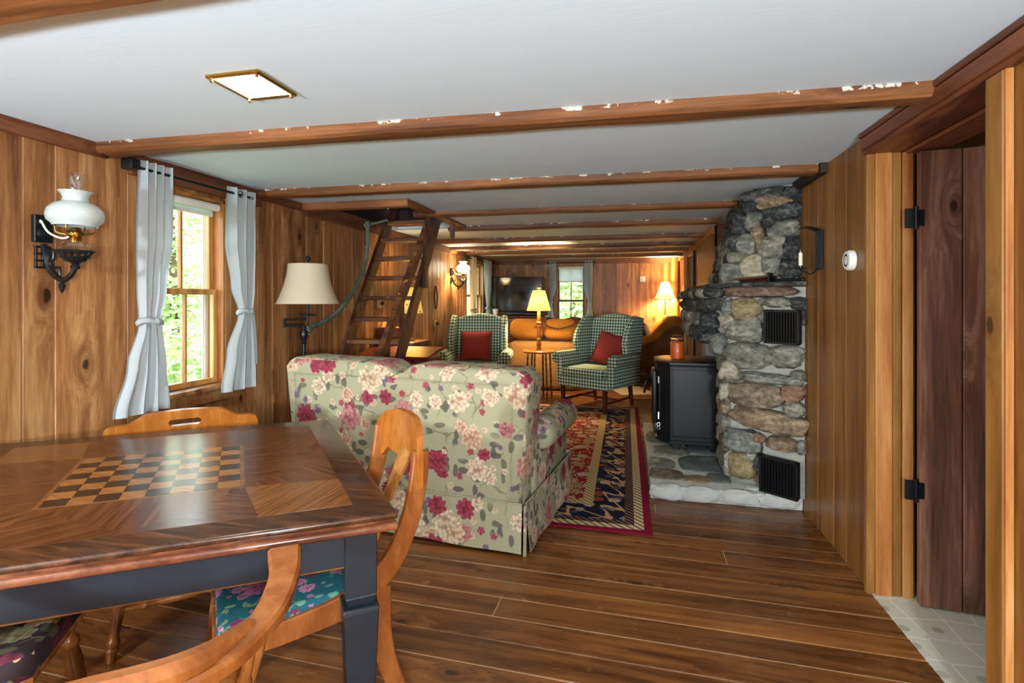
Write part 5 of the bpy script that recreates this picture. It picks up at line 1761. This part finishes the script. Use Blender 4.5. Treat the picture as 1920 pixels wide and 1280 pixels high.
pc = empty('fringed_cushion', (.28, 8.42, .66), math.radians(68), 'brown fringed cushion leaning on the tan sofa', 'cushion')
pc.rotation_euler = (math.radians(-24), math.radians(14), math.radians(68))
G().box((0, 0, .18), (.40, .12, .36), .058, 4).obj('cushion_cover', MT['brown'], pc, smooth=60)
G().tube([(-.19, 0, .01), (-.20, 0, .18), (-.19, 0, .35), (0, 0, .365), (.19, 0, .35), (.20, 0, .18), (.19, 0, .01)], .016, 8, 5).obj('fringe', MT['tan'], pc)

fl2 = empty('floor_lamp', (.60, 9.28, 0), 0, 'lit bell-shaded floor lamp behind the tan sofa in the far corner', 'floor lamp')
G().lathe([(0, 0), (.11, 0), (.11, .012), (.03, .03), (.012, .05), (.011, 1.36), (.02, 1.37), (0, 1.38)], 16).obj('pole', MT['brass'], fl2)
G().openlathe(bell(.075, .175, .28, .6), 32, (0, 0, 1.375)).obj('lamp_shade', MT['litshade'], fl2, smooth=80)
G().ell((0, 0, 1.675), (.012, .012, .016)).obj('finial', MT['brass'], fl2)
point('floor_lamp_bulb', (.60, 9.28, 1.50), 36)
wp = empty('wall_thermostat', (.224, YF - .001, 1.715), 0, 'small square white thermostat on the far board wall', 'thermostat')
G().box((0, -.012, 0), (.10, .024, .10), .006, 2).obj('case', MT['white'], wp)
G().box((0, -.025, .012), (.06, .002, .03)).obj('display', plain('grey_display', '#c9cfc4', .3), wp, smooth=0)
mt_ = empty('small_mat', (.02, 7.75, .001), math.radians(20), 'small beige mat on the floor in front of the tan sofa', 'mat')
G().box((0, 0, .004), (.5, .7, .008), .003, 1).obj('mat_pile', plain('beige_pile', '#b9a88c', .95, .1, 0, .15, 90, .5), mt_)
G().box((0, -.335, .0085), (.48, .02, .002)).obj('mat_border', plain('brown_pile', '#7a6246', .95, .1), mt_, smooth=0)

# under the stair: red chest, brown box, floral lamp
ch = empty('red_chest', (-2.14, 4.52, 0), 0, 'red painted wooden chest with sloping lid under the ladder stair', 'chest')
for q in range(5):
    w_ = .70 / 5
    G().box((-.35 + (q + .5) * w_, -.16, .40), (w_ - .004, .02, .80), .003, 1).obj('front_board', MT['redwood'], ch)
G().box((0, .02, .40), (.68, .34, .79), .004, 1).obj('body', MT['redwood'], ch)
G().add([(-.36, -.19, .802), (.36, -.19, .802), (.36, .2, .86), (-.36, .2, .86), (-.36, -.19, .822), (.36, -.19, .822), (.36, .2, .882), (-.36, .2, .882)], [(3, 2, 1, 0), (4, 5, 6, 7), (0, 1, 5, 4), (1, 2, 6, 5), (2, 3, 7, 6), (3, 0, 4, 7)]).obj('lid', MT['redwood'], ch, smooth=0)
cb = empty('lamp_cabinet', (-2.32, 4.99, 0), 0, 'dark wooden cabinet behind the ladder stair carrying a floral lamp', 'cabinet')
G().box((0, 0, .44), (.40, .4, .88), .006, 1).obj('body', W['stair'], cb)
G().box((0, 0, .895), (.42, .44, .03), .006, 2).obj('top', W['stair'], cb)
for zz in (.3, .7):
    d_ = G().box((0, -.205, zz * .95), (.34, .016, .34), .004, 1).obj('drawer', W['stair'], cb)
    G().ell((0, -.222, zz * .95), (.012, .012, .012)).obj('knob', MT['brass'], d_)
bx_ = empty('brown_box', (-2.41, 4.88, .911), math.radians(3), 'plain orange-brown box standing on the cabinet behind the ladder stair', 'box')
G().box((0, 0, .07), (.22, .14, .14), .004, 1).obj('body', MT['orangebox'], bx_)
G().box((0, 0, .142), (.226, .146, .008), .002, 1).obj('lid', MT['orangebox'], bx_)
tl = empty('table_lamp', (-2.28, 5.04, .911), 0, 'lit table lamp with yellow floral shade behind the ladder stair', 'table lamp')
G().lathe([(0, 0), (.06, 0), (.06, .012), (.025, .03), (.04, .08), (.052, .13), (.03, .18), (.012, .20), (.012, .30), (0, .30)], 18).obj('base', MT['cardbk'], tl)
G().openlathe([(.09, .27), (.15, 0)], 28, (0, 0, .29)).obj('lamp_shade', MT['floralshade'], tl, smooth=80)
G().ell((0, 0, .58), (.012, .012, .02)).obj('finial', MT['brass'], tl)
point('table_lamp_bulb', (-2.28, 5.04, 1.34), 5)

# small fittings on the left wall
for y_, z_, lab in ((4.86, 1.30, 'wooden electric outlet block with black plug on the wall behind the ladder stair'), (6.42, 1.02, 'pale outlet block with hanging cord on the wall past the ladder stair')):
    r = empty('wall_outlet', (XL + .001, y_, z_), 0, lab, 'outlet')
    G().box((.012, 0, 0), (.024, .07, .10), .004, 1).obj('plate', W['pale'], r)
    G().box((.04, .012, .005), (.03, .03, .04), .004, 1).obj('plug', MT['plastic'], r)
    G().tube([(.05, .012, -.01), (.055, .014, -.1), (.03, .012, -.35), (.03, .0, -z_ + .03)], .006, 6, 5).obj('cord', W['pale'], r)
tg = empty('iron_tongs', (XL + .002, 6.42, 1.22), 0, 'dark looped iron tongs hanging on the wall past the ladder stair', 'tongs')
for sx in (-1, 1): G().tube([(.02, 0, .30), (.02, sx * .035, .24), (.02, sx * .05, .14), (.02, sx * .03, .05), (.02, sx * .006, 0)], [.006, .009, .01, .008, .005], 8, 5).obj('tong_arm', MT['iron'], tg)
G().rod((0, 0, .30), (.035, 0, .30), .005).obj('nail', MT['iron'], tg)

# ------------------------------------------------------------------ outdoors
slab('ground', [((-14, 6, -.75), (23, 40, .1)), ((0, 19, -.75), (30, 18, .1))], MT['grass'])


def foliage(seed, spots, size, n, mat, name='leaves'):
    rnd_ = random.Random(seed)
    vs_, fs = [], []
    for _ in range(n):
        c, r = rnd_.choice(spots)
        d = Vector((rnd_.gauss(0, 1), rnd_.gauss(0, 1), rnd_.gauss(0, 1))).normalized() * r * (.55 + .45 * rnd_.random())
        p = Vector(c) + d
        a = Vector((rnd_.gauss(0, 1), rnd_.gauss(0, 1), rnd_.gauss(0, .5))).normalized()
        b = a.cross(Vector((rnd_.gauss(0, 1), rnd_.gauss(0, 1), rnd_.gauss(0, 1)))).normalized()
        s = size * rnd_.uniform(.6, 1.3)
        i0 = len(vs_)
        vs_ += [p - a * s, p + b * s * .5, p + a * s, p - b * s * .5]
        fs.append((i0, i0 + 1, i0 + 2, i0 + 3))
    me = bpy.data.meshes.new(name)
    me.from_pydata(vs_, [], fs)
    me.materials.append(mat)
    return me


def shrub(loc, h, seed, label, group):
    r = empty('shrub', loc, 0, label, 'shrub', group)
    rr = random.Random(seed)
    spots = [((rr.uniform(-.5, .5) * h, rr.uniform(-.5, .5) * h, rr.uniform(.3, .9) * h), .35 * h) for _ in range(7)]
    o_ = link('leaves', foliage(seed, spots, .06, 1800, MT['leafB'] if seed % 2 else MT['leafA']), None, r)
    o_['kind'] = 'stuff'
    g = G()
    for q in range(4): g.tube([(0, 0, 0), (rr.uniform(-.2, .2) * h, rr.uniform(-.2, .2) * h, .4 * h), (rr.uniform(-.4, .4) * h, rr.uniform(-.4, .4) * h, .8 * h)], [.03, .02, .01], 6, 3)
    g.obj('stem', MT['bark'], r)


def tree(loc, h, seed, label, group):
    r = empty('tree', loc, 0, label, 'tree', group)
    rr = random.Random(seed)
    G().tube([(0, 0, 0), (.05, .03, h * .3), (-.03, .05, h * .65), (.02, 0, h * .95)], [.14, .11, .07, .03], 10, 4).obj('trunk', MT['bark'], r)
    spots = [((rr.uniform(-.2, .2) * h, rr.uniform(-.2, .2) * h, rr.uniform(.35, 1.0) * h), .18 * h) for _ in range(14)]
    o_ = link('leaves', foliage(seed, spots, .11, 4200, MT['leafA'] if seed % 2 else MT['leafB']), None, r)
    o_['kind'] = 'stuff'




def hill(name, x0, x1, y0, y1, fn):
    G().grid(lambda u, v: (x0 + (x1 - x0) * u, y0 + (y1 - y0) * v, fn(x0 + (x1 - x0) * u, y0 + (y1 - y0) * v)), 40, 40).obj(name, MT['grass'], None, smooth=80)['kind'] = 'structure'


hill('ground_hill', -26, -10.5, -4, 26, lambda x, y: -.75 + 5.5 * (1 - math.exp(-((-10.5 - x) / 5) ** 2)) + .5 * mnoise.noise(Vector((x * .4, y * .4, 0))))
hill('ground_rise', -10, 12, 19, 34, lambda x, y: -.75 + 4.5 * (1 - math.exp(-((y - 19) / 5) ** 2)) + .5 * mnoise.noise(Vector((x * .4, y * .4, 3))))
for lab, x, y, h in (('low pale shrub growing close outside the window beside the oil lamp', -4.5, 4.1, 1.45), ('rounded shrub growing behind the pale one outside the curtained window', -6.3, 5.9, 1.5), ('taller shrub at the foot of the hill outside the curtained window', -8.6, 8.0, 1.7)):
    shrub((x, y, -.7), h, int(30 + h * 40 + y), lab, 'shrubs outside the side window')
for lab, x, y, h in (('slender green tree standing between the shrubs outside the curtained window', -7.0, 8.9, 4.4), ('broad light green tree growing on the slope outside the curtained window', -11.4, 10.8, 5.0), ('dense green tree at the hill edge outside the curtained window', -10.2, 6.4, 4.4)):
    tree((x, y, -.7 if x > -11 else -.6), h, int(50 + y * 3), lab, 'trees outside the side window')
for lab, x, y, h in (('small leafy tree close outside the far end window', -1.6, 14.8, 4.0), ('leafy tree at the foot of the rise outside the far end window', .6, 18.4, 4.6)):
    tree((x, y, -.7), h, int(70 + y), lab, 'trees outside the far end window')
